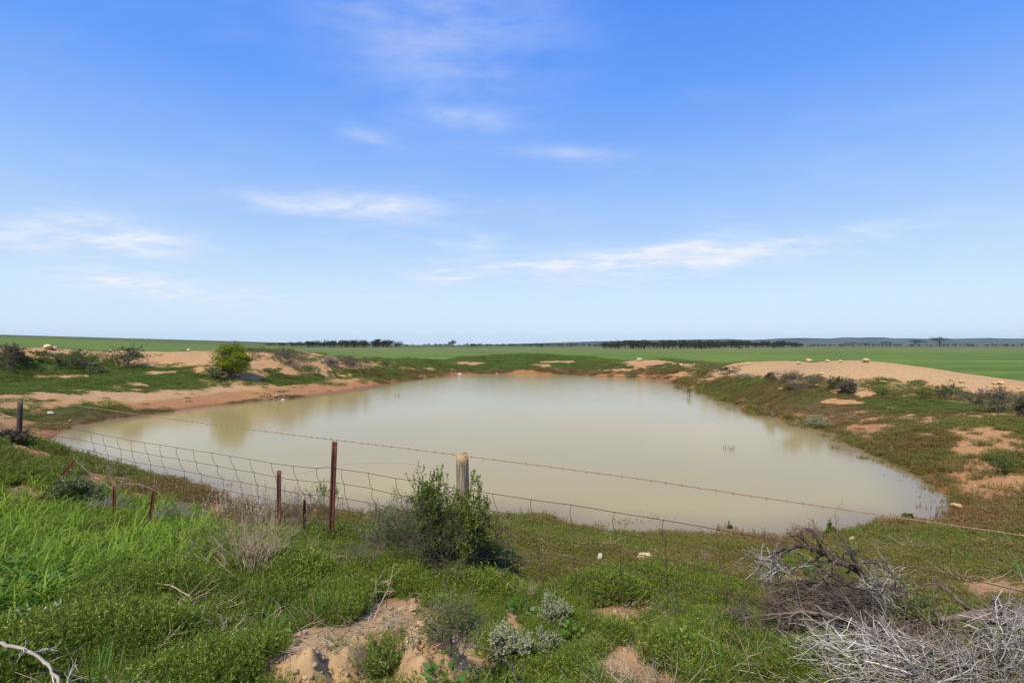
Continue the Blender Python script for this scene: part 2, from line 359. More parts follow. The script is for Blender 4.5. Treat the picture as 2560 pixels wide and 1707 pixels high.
class MB:
    def __init__(s): s.V = []; s.T = []; s.Q = []; s.A = []; s.n = 0
    def add(s, V, tris=None, quads=None, val=.5):
        V = np.asarray(V, float).reshape(-1, 3)
        if tris is not None and len(tris): s.T.append(np.asarray(tris) + s.n)
        if quads is not None and len(quads): s.Q.append(np.asarray(quads) + s.n)
        s.V.append(V); s.A.append(np.broadcast_to(np.asarray(val, float), (len(V),))); s.n += len(V)
    def tube(s, P, r, sides=4, val=.5, cap=True):
        P = np.asarray(P, float); m = len(P); r = np.broadcast_to(np.asarray(r, float), (m,))
        t = np.gradient(P, axis=0); t = norm(t)
        ref = np.array([.31, .17, .93]) if abs(norm(P[-1] - P[0])[2]) < .8 else np.array([.93, .3, .15])
        a = norm(np.cross(t, ref)); b = np.cross(t, a)
        th = np.arange(sides) * 2 * math.pi / sides
        ring = P[:, None] + r[:, None, None] * (np.cos(th)[None, :, None] * a[:, None] + np.sin(th)[None, :, None] * b[:, None])
        i = np.arange(m - 1)[:, None] * sides; j = np.arange(sides)[None]; k = (j + 1) % sides
        q = np.stack([i + j, i + k, i + sides + k, i + sides + j], -1).reshape(-1, 4)
        V = ring.reshape(-1, 3); tr = []
        if cap:
            V = np.concatenate([V, P[[0]], P[[-1]]]); e0 = m * sides; e1 = e0 + 1
            for x in range(sides):
                y = (x + 1) % sides; tr += [(e0, y, x), (e1, (m - 1) * sides + x, (m - 1) * sides + y)]
        s.add(V, tr, q, val)
    def leaves(s, P, D, L, Wd, rng, val=None):
        """diamond leaves at P pointing along D"""
        P = np.asarray(P, float); D = norm(D); m = len(P)
        if m == 0: return
        S = norm(np.cross(D, rng.normal(size=(m, 3)))); L = np.broadcast_to(L, (m,))[:, None]; Wd = np.broadcast_to(Wd, (m,))[:, None]
        N = np.cross(D, S)
        V = np.stack([P, P + D * L * .45 + S * Wd * .5 + N * Wd * .12, P + D * L, P + D * L * .45 - S * Wd * .5 + N * Wd * .12], 1)
        v = rng.rand(m) if val is None else np.broadcast_to(val, (m,))
        s.add(V, None, np.arange(m * 4).reshape(m, 4), np.repeat(v, 4))
    def blades(s, B, az_, lean, length, width, droop, rng, seg=5, val=None):
        """arching grass blades, all arrays of length m"""
        m = len(B); t = np.linspace(0, 1, seg + 1)[None]
        ang = lean[:, None] + droop[:, None] * t ** 1.5
        ds = length[:, None] / seg
        h = np.concatenate([np.zeros((m, 1)), np.cumsum(np.sin(ang[:, :-1]) * ds, 1)], 1)
        z = np.concatenate([np.zeros((m, 1)), np.cumsum(np.cos(ang[:, :-1]) * ds, 1)], 1)
        ca, sa = np.cos(az_)[:, None], np.sin(az_)[:, None]
        P = np.stack([B[:, 0:1] + h * ca, B[:, 1:2] + h * sa, B[:, 2:3] + z], -1)
        wd = width[:, None] * np.clip(1.15 - t ** 2 * 1.12, .03, 1) * np.clip(t * 5 + .5, 0, 1)
        tw = rng.normal(0, .5, (m, 1)); Sx = -np.sin(az_[:, None] + tw * t); Sy = np.cos(az_[:, None] + tw * t)
        S = np.stack([Sx, Sy, np.zeros_like(Sx)], -1) * wd[..., None] * .5
        V = np.stack([P - S, P + S], 2).reshape(-1, 3)
        b = (np.arange(m) * (seg + 1) * 2)[:, None] + np.arange(seg)[None] * 2
        q = np.stack([b, b + 1, b + 3, b + 2], -1).reshape(-1, 4)
        v = rng.rand(m) if val is None else np.broadcast_to(val, (m,))
        s.add(V, None, q, np.repeat(v, (seg + 1) * 2))
    def mesh(s, name, smooth=False):
        return mesh_np(name, np.concatenate(s.V), [np.concatenate(x) for x in (s.T, s.Q) if x], {'v': np.concatenate(s.A)}, smooth)
    def obj(s, name, mat, parent=None, smooth=False): return link(name, s.mesh(name, smooth), mat, parent)

def new_mat(name):
    m = bpy.data.materials.new(name); m.use_nodes = True; t = NT(m.node_tree); t.n.clear()
    out = t.new('ShaderNodeOutputMaterial'); return m, t, out
def bsdf(t, col, rough=.8, spec=.3, **kw):
    b = t.new('ShaderNodeBsdfPrincipled'); t.put(b.inputs['Base Color'], col if isinstance(col, bpy.types.NodeSocket) else (*col, 1))
    t.put(b.inputs['Roughness'], rough); t.put(b.inputs['Specular IOR Level'], spec)
    for k, v in kw.items(): t.put(b.inputs[k], v)
    return b
def leaf_mat(name, fresh, dry=None, trans=.3, rough=.55, spec=.25):
    """fresh/dry: ramps of three colours over the leaf's own random value; dry comes in with the plant's tint"""
    m, t, out = new_mat(name)
    v = t.attr('v'); oi = t.new('ShaderNodeObjectInfo').outputs['Random']
    f = t.math('ADD', t.math('MULTIPLY', v, .6), t.math('MULTIPLY', oi, .4))
    st = lambda c: [(0.1, c[0]), (.5, c[1]), (.95, c[2])]
    col = t.ramp(f, st(fresh))
    if dry is not None:
        ti = t.attr('tint', 'INSTANCER')
        k = t.smooth(t.math('ADD', ti, t.math('MULTIPLY', t.math('SUBTRACT', v, .5), .7)), .3, .8)
        col = t.mix(k, col, t.ramp(f, st(dry)))
    b = bsdf(t, col, rough, spec)
    if trans > 0:
        tr = t.new('ShaderNodeBsdfTranslucent'); t.put(tr.inputs[0], t.mix(1.0, col, (1.0, 1.05, .55), 'MULTIPLY'))
        mx = t.new('ShaderNodeMixShader'); mx.inputs[0].default_value = trans
        t.l.new(b.outputs[0], mx.inputs[1]); t.l.new(tr.outputs[0], mx.inputs[2]); t.l.new(mx.outputs[0], out.inputs[0])
    else: t.l.new(b.outputs[0], out.inputs[0])
    return m
def wood_mat(name, c0, c1, c2, scale=30, rough=.85, stretch=(1, 1, .15), bump=.3, spec=.2, vw=.3):
    m, t, out = new_mat(name)
    co = t.new('ShaderNodeTexCoord').outputs['Object']
    nz = t.noise(t.mapping(co, stretch), scale, 6, .65)
    v = t.attr('v')
    col = t.ramp(t.math('ADD', t.math('MULTIPLY', nz, 1 - vw), t.math('MULTIPLY', v, vw)), [(.25, c0), (.5, c1), (.75, c2)])
    b = bsdf(t, col, rough, spec)
    bp = t.new('ShaderNodeBump'); bp.inputs['Strength'].default_value = bump; bp.inputs['Distance'].default_value = .004
    t.l.new(nz, bp.inputs['Height']); t.l.new(bp.outputs[0], b.inputs['Normal'])
    t.l.new(b.outputs[0], out.inputs[0]); return m

M = {}
G = lambda *c: c
M['herb'] = leaf_mat('fine_green_herb', [G(.10, .155, .018), G(.195, .265, .036), G(.36, .40, .08)], [G(.13, .085, .035), G(.20, .12, .05), G(.20, .17, .06)])
M['low'] = leaf_mat('low_succulent_herb', [G(.11, .17, .018), G(.18, .24, .03), G(.27, .31, .05)], [G(.24, .11, .045), G(.30, .17, .07), G(.28, .22, .08)])
M['mat'] = leaf_mat('bank_mat_plant', [G(.10, .16, .024), G(.17, .225, .042), G(.26, .29, .075)], [G(.19, .11, .04), G(.24, .155, .055), G(.24, .19, .07)])
M['grass'] = leaf_mat('broad_grass', [G(.09, .17, .010), G(.19, .29, .020), G(.33, .40, .05)], trans=.35, rough=.55, spec=.2)
M['grassdark'] = leaf_mat('upright_grass', [G(.07, .17, .02), G(.12, .24, .03), G(.24, .33, .06)], [G(.3, .24, .1), G(.4, .33, .16), G(.45, .38, .2)], trans=.4, rough=.45)
M['flower'] = leaf_mat('yellow_flower', [G(.75, .6, .08), G(.8, .66, .12), G(.85, .75, .25)], trans=.2)
M['white'] = leaf_mat('white_flower', [G(.75, .68, .68), G(.8, .74, .74), G(.85, .8, .8)], trans=.2)
M['straw'] = leaf_mat('dry_straw', [G(.28, .21, .13), G(.42, .33, .22), G(.5, .42, .3)], trans=.15)
M['greytwig'] = wood_mat('grey_twig', G(.11, .085, .065), G(.27, .225, .18), G(.52, .455, .39), 40, vw=.6)
M['paletwig'] = wood_mat('bleached_twig', G(.17, .135, .11), G(.42, .365, .305), G(.74, .68, .60), 40, vw=.6)
M['browntwig'] = wood_mat('brown_twig', G(.07, .05, .035), G(.15, .11, .085), G(.27, .21, .17), 40)
M['mauvetwig'] = wood_mat('mauve_grey_twig', G(.12, .085, .07), G(.22, .16, .13), G(.36, .28, .235), 40)
M['tantwig'] = wood_mat('tan_stick', G(.28, .20, .12), G(.45, .34, .22), G(.62, .50, .35), 40)
M['bark'] = wood_mat('dark_bark', G(.03, .022, .017), G(.085, .065, .05), G(.20, .165, .135), 25)
M['shrubgreen'] = leaf_mat('shrub_leaf_green', [G(.06, .10, .014), G(.13, .18, .025), G(.27, .31, .06)], trans=.3)
M['shrubdark'] = leaf_mat('shrub_leaf_dark', [G(.03, .06, .014), G(.065, .10, .025), G(.12, .15, .05)], trans=.2)
M['shrubbright'] = leaf_mat('bush_leaf_yellow_green', [G(.10, .15, .006), G(.24, .30, .010), G(.42, .45, .03)], trans=.4)
M['salt'] = leaf_mat('silver_saltbush_leaf', [G(.20, .215, .11), G(.32, .335, .185), G(.46, .46, .29)], trans=.1, rough=.8)
M['saltgreen'] = leaf_mat('grey_green_leaf', [G(.085, .115, .035), G(.155, .19, .07), G(.26, .28, .125)], trans=.2, rough=.7)
M['brushleaf'] = leaf_mat('grey_brown_brush_leaf', [G(.10, .075, .055), G(.175, .14, .10), G(.17, .19, .075)], trans=.1, rough=.8)
M['deadtip'] = leaf_mat('dry_grey_tip', [G(.16, .125, .10), G(.28, .235, .20), G(.42, .37, .32)], trans=0, rough=.9)
M['silver'] = leaf_mat('silver_felt_leaf', [G(.27, .30, .20), G(.40, .42, .30), G(.52, .53, .40)], trans=.1, rough=.8)
M['gum'] = leaf_mat('far_eucalypt_leaf', [G(.018, .024, .010), G(.035, .042, .018), G(.06, .065, .03)], trans=.1, rough=.6)
M['wire'] = wood_mat('rusty_dark_wire', G(.05, .03, .022), G(.09, .055, .04), G(.16, .10, .07), 60, .6)
M['barb'] = wood_mat('orange_rusted_wire', G(.25, .14, .07), G(.42, .26, .14), G(.55, .38, .24), 60, .7)
M['rust'] = wood_mat('rusted_steel', G(.06, .022, .014), G(.12, .042, .024), G(.26, .11, .05), 16, .75, (1, 1, .4), .25, .3)
def post_mat():
    m, t, out = new_mat('weathered_post')
    co = t.new('ShaderNodeTexCoord').outputs['Object']
    nz = t.noise(t.mapping(co, (1, 1, .06)), 60, 6, .7); n2 = t.noise(co, 14, 4, .6)
    col = t.ramp(nz, [(.3, G(.075, .055, .04)), (.5, G(.23, .18, .13)), (.72, G(.42, .34, .26))])
    # orange lichen on the weathered end grain
    sx_ = t.new('ShaderNodeSeparateXYZ'); t.l.new(co, sx_.inputs[0])
    k = t.smooth(t.math('ADD', sx_.outputs[2], t.math('MULTIPLY', n2, .14)), 1.215, 1.27)
    col = t.mix(k, col, t.mix(n2, (.36, .22, .11), (.50, .33, .18)))
    b = bsdf(t, col, .9, .15)
    bp = t.new('ShaderNodeBump'); bp.inputs['Strength'].default_value = .7; bp.inputs['Distance'].default_value = .006
    t.l.new(nz, bp.inputs['Height']); t.l.new(bp.outputs[0], b.inputs['Normal']); t.l.new(b.outputs[0], out.inputs[0]); return m
M['post'] = post_mat()
def stone_mat(name, c0, c1, c2):
    m, t, out = new_mat(name)
    co = t.new('ShaderNodeTexCoord').outputs['Object']; oi = t.new('ShaderNodeObjectInfo').outputs['Random']
    nz = t.noise(co, 9, 7, .7, .4)
    col = t.ramp(t.math('ADD', nz, t.math('MULTIPLY', t.math('SUBTRACT', oi, .5), .2)), [(.3, c0), (.52, c1), (.7, c2)])
    b = bsdf(t, col, .9, .15)
    bp = t.new('ShaderNodeBump'); bp.inputs['Strength'].default_value = .6; bp.inputs['Distance'].default_value = .02
    t.l.new(nz, bp.inputs['Height']); t.l.new(bp.outputs[0], b.inputs['Normal']); t.l.new(b.outputs[0], out.inputs[0]); return m
M['stone'] = stone_mat('yellow_limestone', G(.36, .25, .10), G(.52, .40, .20), G(.64, .54, .34))
M['paleston'] = stone_mat('pale_stone', G(.40, .33, .24), G(.56, .49, .38), G(.70, .64, .54))
M['clod'] = stone_mat('soil_clod', G(.36, .24, .14), G(.50, .35, .22), G(.62, .47, .32))

def ground_mat():
    m, t, out = new_mat('ground_surface')
    geo = t.new('ShaderNodeNewGeometry').outputs['Position']
    cov, crop, orange, wet, tin = (t.attr(a) for a in ('cover', 'crop', 'orange', 'wet', 'tint'))
    nb = t.noise(geo, .9, 6, .6); nm = t.noise(geo, 7, 6, .65); nf = t.noise(geo, 55, 5, .7)
    pale = t.ramp(nm, [(.3, G(.42, .265, .13)), (.55, G(.52, .345, .175)), (.75, G(.60, .425, .235))])
    orng = t.ramp(nm, [(.3, G(.34, .155, .06)), (.55, G(.45, .22, .09)), (.75, G(.52, .29, .14))])
    soil = t.mix(t.math('ADD', orange, t.math('MULTIPLY', t.math('SUBTRACT', nb, .5), .5)), pale, orng)
    soil = t.mix(t.smooth(nf, .35, .75), t.mix(.25, soil, (.20, .11, .06)), soil)
    soil = t.mix(t.math('MULTIPLY', wet, .8), soil, t.mix(1.0, soil, (.56, .42, .33), 'MULTIPLY'))
    # litter and fine growth under the plants
    duff = t.mix(t.smooth(t.math('ADD', tin, t.math('MULTIPLY', t.math('SUBTRACT', nm, .5), 1.0)), .25, .8), t.mix(nf, (.03, .055, .010), (.075, .115, .022)), t.mix(nf, (.07, .045, .02), (.16, .10, .045)))
    k = t.smooth(t.math('ADD', cov, t.math('MULTIPLY', t.math('SUBTRACT', t.noise(geo, 5, 6, .7), .5), 1.1)), .42, .74)
    near = t.mix(k, soil, duff)
    # crop and pasture
    xyz = t.new('ShaderNodeSeparateXYZ'); t.l.new(geo, xyz.inputs[0])
    yy = t.math('ADD', xyz.outputs[1], t.math('MULTIPLY', xyz.outputs[0], -.10))
    jit = t.math('MULTIPLY', t.math('SUBTRACT', t.noise(geo, .012, 5, .6), .5), 40)
    yj = t.math('ADD', yy, jit)
    c1 = t.noise(t.mapping(geo, (.22, 1.2, 1)), .45, 6, .65); c2 = t.noise(t.mapping(geo, (.5, 1.6, 1)), 2.3, 5, .7); c3 = t.noise(geo, .03, 4, .6)
    cg = t.ramp(t.math('ADD', t.math('MULTIPLY', c1, .5), t.math('MULTIPLY', c2, .5)), [(.30, G(.065, .108, .016)), (.50, G(.11, .172, .027)), (.70, G(.17, .235, .045))])
    c4 = t.noise(t.mapping(geo, (.25, 1.0, 1), rot=(0, 0, .06)), .085, 6, .7)
    cg = t.mix(t.smooth(c4, .32, .68), t.mix(1.0, cg, (.70, .74, .8), 'MULTIPLY'), t.mix(1.0, cg, (1.22, 1.13, 1.1), 'MULTIPLY'))
    cg = t.mix(t.smooth(c3, .40, .68), cg, t.mix(1.0, cg, (1.2, 1.06, .95), 'MULTIPLY'))
    past = t.ramp(t.math('ADD', t.math('MULTIPLY', c1, .6), t.math('MULTIPLY', c3, .4)), [(.3, G(.085, .12, .03)), (.5, G(.135, .165, .05)), (.7, G(.21, .21, .09))])
    band = t.math('MULTIPLY', t.smooth(yj, 140, 165), t.smooth(xyz.outputs[0], -150, -60))
    fld = t.mix(t.math('MULTIPLY', band, .85), cg, past)
    far = t.math('MULTIPLY', t.smooth(yj, 330, 390), .75)
    fld = t.mix(far, fld, t.ramp(c3, [(.35, G(.05, .075, .02)), (.6, G(.12, .12, .045))]))
    ck = t.smooth(t.math('ADD', crop, t.math('MULTIPLY', t.math('SUBTRACT', nb, .5), .5)), .35, .65)
    col = t.mix(ck, near, fld)
    b = bsdf(t, col, t.mix(wet, (.95, .95, .95), (.55, .55, .55)), .15)
    hgt = t.math('ADD', t.math('MULTIPLY', nm, .6), t.math('MULTIPLY', nf, .4))
    bp = t.new('ShaderNodeBump'); bp.inputs['Strength'].default_value = .55; bp.inputs['Distance'].default_value = .035
    t.l.new(hgt, bp.inputs['Height']); t.l.new(bp.outputs[0], b.inputs['Normal'])
    t.l.new(b.outputs[0], out.inputs[0]); return m
M['ground'] = ground_mat()

# ------------------------------------------------------------------ ground sheet (polar grid, finest near the viewpoint)
ang = np.concatenate([np.arange(-58, 58.01, .25), np.arange(62, 300, 4.0)])
ang = np.radians(ang)
rad = np.concatenate([np.linspace(.15, 2, 22), np.geomspace(2, 72, 380)[1:], np.geomspace(72, 9000, 95)[1:]])
AA, RR = np.meshgrid(ang, rad); GX = RR * np.sin(AA); GY = RR * np.cos(AA)
GZ = height(GX, GY)
nr, na = GX.shape
V = np.stack([GX, GY, GZ], -1).reshape(-1, 3)
i = np.arange(nr - 1)[:, None] * na; j = np.arange(na)[None]; k = (j + 1) % na
Q = np.stack([i + j, i + na + j, i + na + k, i + k], -1).reshape(-1, 4)[:, ::-1]
V = np.concatenate([V, [[0, 0, GZ[0].mean()]]]); tri = np.stack([np.full(na, len(V) - 1), np.arange(na), (np.arange(na) + 1) % na], -1)[:, ::-1]
gx, gy, gz = V[:, 0], V[:, 1], V[:, 2]
dsh = np.where(np.hypot(gx, gy - 25) < 90, 0, 50.0); nearm = dsh == 0
dsh[nearm] = shore_d(gx[nearm], gy[nearm])
crop = np.ones(len(V)); crop[nearm] = sst(poly_sdf(DAM, gx[nearm], gy[nearm]), -.8, .8)
crop = np.where((gy < -38), 1, crop)
cov = np.zeros(len(V)); cov[nearm] = cover(gx[nearm], gy[nearm], gz[nearm])
tn = np.zeros(len(V)); tn[nearm] = tint(gx[nearm], gy[nearm], gz[nearm])
wet = np.where(dsh > 0, sst(gz, .16, .02) * sst(dsh, 1.6, .2), 1.0)
gpx, gpy = project(gx, gy, gz)
orange = .35 + .5 * np.exp(-np.maximum(dsh, 0) / 2.2)
for (ax, ay, rx, ry, v) in [(2150, 940, 420, 50, .15), (2500, 1150, 150, 130, .75), (2500, 1490, 120, 40, .55), (950, 1620, 330, 110, .08), (1560, 1640, 160, 120, .22), (400, 1240, 320, 70, .95), (1400, 1350, 260, 40, .9), (300, 880, 400, 24, .38), (450, 985, 330, 26, .22), (450, 1020, 400, 16, .8), (800, 940, 200, 40, .35), (1610, 908, 60, 9, .5), (2100, 1060, 250, 60, .6)]:
    m_ = sst(((gpx - ax) / rx) ** 2 + ((gpy - ay) / ry) ** 2, 1.2, .5) * (gy > .5); orange = orange * (1 - m_) + v * m_
hn = .36 + .16 * (fbm(gx, gy, 2.5, 4, 61) - .5)
band = sst(gz, hn + .05, hn - .03) * sst(dsh, 4.5, 3.0) * (dsh > 0) * sst(gy, 9, 12)
orange = orange * (1 - .85 * band) + .85 * .95 * band; wet = np.maximum(wet, band * .28)
ground = link('ground', mesh_np('ground', V, [Q, tri], {'cover': cov, 'crop': crop, 'wet': wet, 'orange': orange, 'tint': tn}, True), M['ground'])
tag(ground, kind='structure')

# ------------------------------------------------------------------ muddy water
m, t, out = new_mat('muddy_water')
geo = t.new('ShaderNodeNewGeometry').outputs['Position']
shal = t.attr('shallow')
nz = t.noise(geo, .12, 4, .55)
col = t.mix(nz, (.35, .27, .108), (.385, .305, .13))
col = t.mix(shal, col, (.20, .15, .105))
b = bsdf(t, col, .06, .20, IOR=1.333)
xyz = t.new('ShaderNodeSeparateXYZ'); t.l.new(geo, xyz.inputs[0])
w1 = t.noise(t.mapping(geo, (1.0, 2.2, 1), rot=(0, 0, .3)), 2.2, 4, .55, .3); w2 = t.noise(t.mapping(geo, (1, 1.8, 1), rot=(0, 0, -.2)), 7.5, 3, .5)
gust = t.math('MULTIPLY', t.smooth(t.math('ADD', xyz.outputs[1], t.math('MULTIPLY', t.math('SUBTRACT', t.noise(geo, .1, 3), .5), 26)), 12, 44, .26, 1.0), 1.0)
bp = t.new('ShaderNodeBump'); t.put(bp.inputs['Strength'], t.math('MULTIPLY', gust, .32)); bp.inputs['Distance'].default_value = .05
t.l.new(t.math('ADD', t.math('MULTIPLY', w1, .7), t.math('MULTIPLY', w2, .3)), bp.inputs['Height']); t.l.new(bp.outputs[0], b.inputs['Normal'])
t.l.new(b.outputs[0], out.inputs[0]); M['water'] = m
xs = np.arange(-20, 18, .4); ys = np.arange(5, 58, .4); WX, WY = np.meshgrid(xs, ys)
wd = shore_d(WX, WY); ny, nx = WX.shape
vi = np.arange(ny * nx).reshape(ny, nx)
q = np.stack([vi[:-1, :-1], vi[:-1, 1:], vi[1:, 1:], vi[1:, :-1]], -1).reshape(-1, 4)
q = q[(wd.ravel()[q] < .9).any(1)]
used, inv = np.unique(q, return_inverse=True); q = inv.reshape(-1, 4)
WV = np.stack([WX.ravel(), WY.ravel(), np.zeros(WX.size)], -1)[used]
water = link('water', mesh_np('water', WV, [q], {'shallow': (sst(wd, -1.5, -.05) * .75).ravel()[used]}, True), M['water'])
tag(water, kind='structure')

# ------------------------------------------------------------------ far hills
prof = [(900, 868), (1050, 866), (1150, 863), (1250, 860.5), (1400, 856.5), (1500, 853), (1600, 851), (1700, 849), (1780, 848), (1850, 850), (1900, 849), (1960, 845), (2030, 845), (2080, 847), (2150, 843),
        (2210, 847), (2260, 845), (2330, 848), (2400, 846), (2560, 847), (2800, 844), (3100, 848), (3500, 846), (4200, 852), (5200, 866)]
HD = 6300.0
hx = np.linspace(900, 5200, 420); ht = np.interp(hx, [p[0] for p in prof], [p[1] for p in prof])
ht = np.convolve(np.pad(ht, 2, 'edge'), np.ones(5) / 5, 'valid')
hz = (HOR - ht) / FPX * HD + 3
hy = np.linspace(-1, 1, 17); Xh = (hx[:, None] - 1280) / FPX * HD + 0 * hy[None]; Yh = HD + hy[None] * 1500 + 0 * Xh
pr = np.cos(np.clip(np.abs(hy), 0, 1) * math.pi / 2) ** 1.3
Zh = -4 + (hz[:, None] + 4) * pr[None] * (1 + .45 * (fbm(Xh, Yh, 420, 4, 6) - .5) * (np.abs(hy) > .05)) + 0
a_, b_ = Xh.shape; vi = np.arange(a_ * b_).reshape(a_, b_)
q = np.stack([vi[:-1, :-1], vi[1:, :-1], vi[1:, 1:], vi[:-1, 1:]], -1).reshape(-1, 4)
m, t, out = new_mat('far_hill_scrub')
geo = t.new('ShaderNodeNewGeometry').outputs['Position']
nz = t.noise(t.mapping(geo, (1, .5, 3)), .004, 6, .65)
b = bsdf(t, t.ramp(nz, [(.35, G(.025, .034, .018)), (.52, G(.05, .062, .028)), (.68, G(.11, .115, .05))]), .95, .1); t.l.new(b.outputs[0], out.inputs[0])
tag(link('hills', mesh_np('hills', np.stack([Xh, Yh, Zh], -1).reshape(-1, 3), [q], None, True), m), kind='structure')

# ------------------------------------------------------------------ air
m, t, out = new_mat('pale_air')
pv = t.new('ShaderNodeVolumePrincipled'); pv.inputs['Color'].default_value = (.62, .80, 1.0, 1); pv.inputs['Density'].default_value = 4.5e-5
t.l.new(pv.outputs[0], out.inputs['Volume'])
bx = 9400.0; z0, z1 = float(GZ.min()) - 1.0, 150.0
z0 = min(z0, -6.0)
hv = [(x, y, z) for z in (z0, z1) for x, y in ((-bx, -bx), (bx, -bx), (bx, bx), (-bx, bx))]
haze = link('haze', mesh_np('haze', hv, [[(3, 2, 1, 0), (4, 5, 6, 7), (0, 1, 5, 4), (1, 2, 6, 5), (2, 3, 7, 6), (3, 0, 4, 7)]]), m)
tag(haze, 'thin pale air that fades the far hills to blue', None, None, 'stuff')
#PART2

# ------------------------------------------------------------------ small plants scattered as ground cover
SRC = bpy.data.collections.new('plant_sources')
def source(name, mb_or_me, mat):
    me = mb_or_me.mesh(name) if isinstance(mb_or_me, MB) else mb_or_me
    me.materials.clear()
    for x in (mat if isinstance(mat, list) else [mat]): me.materials.append(x)
    return bpy.data.objects.new(name, me)
def scatter(name, label, srcs, P, rz, scl, tin, tilt=None, seed=0):
    """one object of uncountable small plants: points that carry copies of a few plants"""
    rng = np.random.RandomState(seed + 100)
    col_ = bpy.data.collections.new(name + '_sources')
    for i_, o in enumerate(srcs):
        o.name = '%s_%02d' % (name, i_); col_.objects.link(o)
    N = len(P); me = bpy.data.meshes.new(name); me.vertices.add(N)
    me.vertices.foreach_set('co', np.asarray(P, np.float32).ravel())
    rot = np.stack([rng.normal(0, .12, N), rng.normal(0, .12, N), rz], -1)
    if tilt is not None: rot[:, :2] = tilt
    a = me.attributes.new('rot', 'FLOAT_VECTOR', 'POINT'); a.data.foreach_set('vector', rot.astype(np.float32).ravel())
    s3 = np.asarray(scl, np.float32); s3 = np.repeat(s3[:, None], 3, 1) if s3.ndim == 1 else s3
    a = me.attributes.new('scl', 'FLOAT_VECTOR', 'POINT'); a.data.foreach_set('vector', s3.ravel())
    a = me.attributes.new('tint', 'FLOAT', 'POINT'); a.data.foreach_set('value', np.asarray(tin, np.float32))
    a = me.attributes.new('pick', 'INT', 'POINT'); a.data.foreach_set('value', rng.randint(0, len(srcs), N).astype(np.int32))
    o = link(name, me)
    ng = bpy.data.node_groups.new(name, 'GeometryNodeTree')
    ng.interface.new_socket('Geometry', in_out='INPUT', socket_type='NodeSocketGeometry')
    ng.interface.new_socket('Geometry', in_out='OUTPUT', socket_type='NodeSocketGeometry')
    nn = ng.nodes; gi = nn.new('NodeGroupInput'); go = nn.new('NodeGroupOutput')
    ci = nn.new('GeometryNodeCollectionInfo'); ci.inputs[0].default_value = col_; ci.inputs['Separate Children'].default_value = True; ci.inputs['Reset Children'].default_value = True
    ip = nn.new('GeometryNodeInstanceOnPoints')
    def na_(nm, ty):
        x = nn.new('GeometryNodeInputNamedAttribute'); x.data_type = ty; x.inputs[0].default_value = nm; return x.outputs[0]
    ng.links.new(gi.outputs[0], ip.inputs['Points']); ng.links.new(ci.outputs[0], ip.inputs['Instance'])
    ip.inputs['Pick Instance'].default_value = True
    ng.links.new(na_('pick', 'INT'), ip.inputs['Instance Index'])
    e2r = nn.new('FunctionNodeEulerToRotation'); ng.links.new(na_('rot', 'FLOAT_VECTOR'), e2r.inputs[0])
    ng.links.new(e2r.outputs[0], ip.inputs['Rotation']); ng.links.new(na_('scl', 'FLOAT_VECTOR'), ip.inputs['Scale'])
    ng.links.new(ip.outputs[0], go.inputs[0])
    md = o.modifiers.new('scatter', 'NODES'); md.node_group = ng
    return tag(o, label, None, None, 'stuff')
FAR_KEEP = 1.0
def sow(N, x0, x1, y0, y1, seed, fan=False):
    rng = np.random.RandomState(seed)
    if fan:      # even over the seen fan between two distances: density falls with distance squared
        y = np.exp(rng.uniform(math.log(y0), math.log(y1), N)); x = rng.uniform(x0, x1, N) * y
    else:
        x = rng.uniform(x0, x1, N); y = rng.uniform(y0, y1, N)
    return x, y, rng
# --- feathery green herb with tiny yellow heads
def herb_mesh(seed, n=42, R_=.12, H=.16, leaf=.024, wid=.0045, per=9, up=1.0):
    rng = np.random.RandomState(seed); mb = MB()
    th = rng.uniform(0, 2 * math.pi, n); r = R_ * np.sqrt(rng.rand(n)) * .55
    B = np.stack([r * np.cos(th), r * np.sin(th), np.zeros(n)], -1)
    h = H * rng.uniform(.55, 1.1, n) * (1 - .45 * (r / R_) ** 2)
    T = B * rng.uniform(1.6, 2.3, n)[:, None]; T[:, 2] = h
    for q in range(n):
        mid = (B[q] + T[q]) / 2 + rng.normal(0, .008, 3)
        mb.tube([B[q], mid, T[q]], [.0014, .0012, .0007], 3, rng.rand() * .5, False)
    tt = rng.uniform(.25, 1.03, (n, per)); P = B[:, None] + (T - B)[:, None] * tt[..., None]
    D = norm(norm(T - B)[:, None] * up + rng.normal(0, .75, (n, per, 3)))
    mb.leaves(P.reshape(-1, 3), D.reshape(-1, 3), leaf * rng.uniform(.6, 1.25, n * per), wid * rng.uniform(.8, 1.3, n * per), rng)
    return mb, T
def dots(mb, T, rng, r, share):
    for p in T:
        if rng.rand() < share:
            q = p + np.array([0, 0, r]); k = np.array([[1, 0, 0], [-1, 0, 0], [0, 1, 0], [0, -1, 0], [0, 0, 1], [0, 0, -.6]]) * r
            mb.add(q + k, [(0, 2, 4), (2, 1, 4), (1, 3, 4), (3, 0, 4), (2, 0, 5), (1, 2, 5), (3, 1, 5), (0, 3, 5)], None, rng.rand())
def two_mat(name, mbs, mats):
    V = []; F3 = []; F4 = []; A_ = []; mi = []; n_ = 0; m3 = []; m4 = []
    for k_, b_ in enumerate(mbs):
        if b_.n == 0: continue
        V += b_.V; A_ += b_.A
        for f in b_.T: F3.append(f + n_); m3.append(np.full(len(f), k_))
        for f in b_.Q: F4.append(f + n_); m4.append(np.full(len(f), k_))
        n_ += b_.n
    fs = [np.concatenate(x) for x in (F3, F4) if x]
    me = mesh_np(name, np.concatenate(V), fs, {'v': np.concatenate(A_)})
    for m_ in mats: me.materials.append(m_)
    me.polygons.foreach_set('material_index', np.concatenate([np.concatenate(x) for x in (m3, m4) if x]).astype(np.int32))
    return me
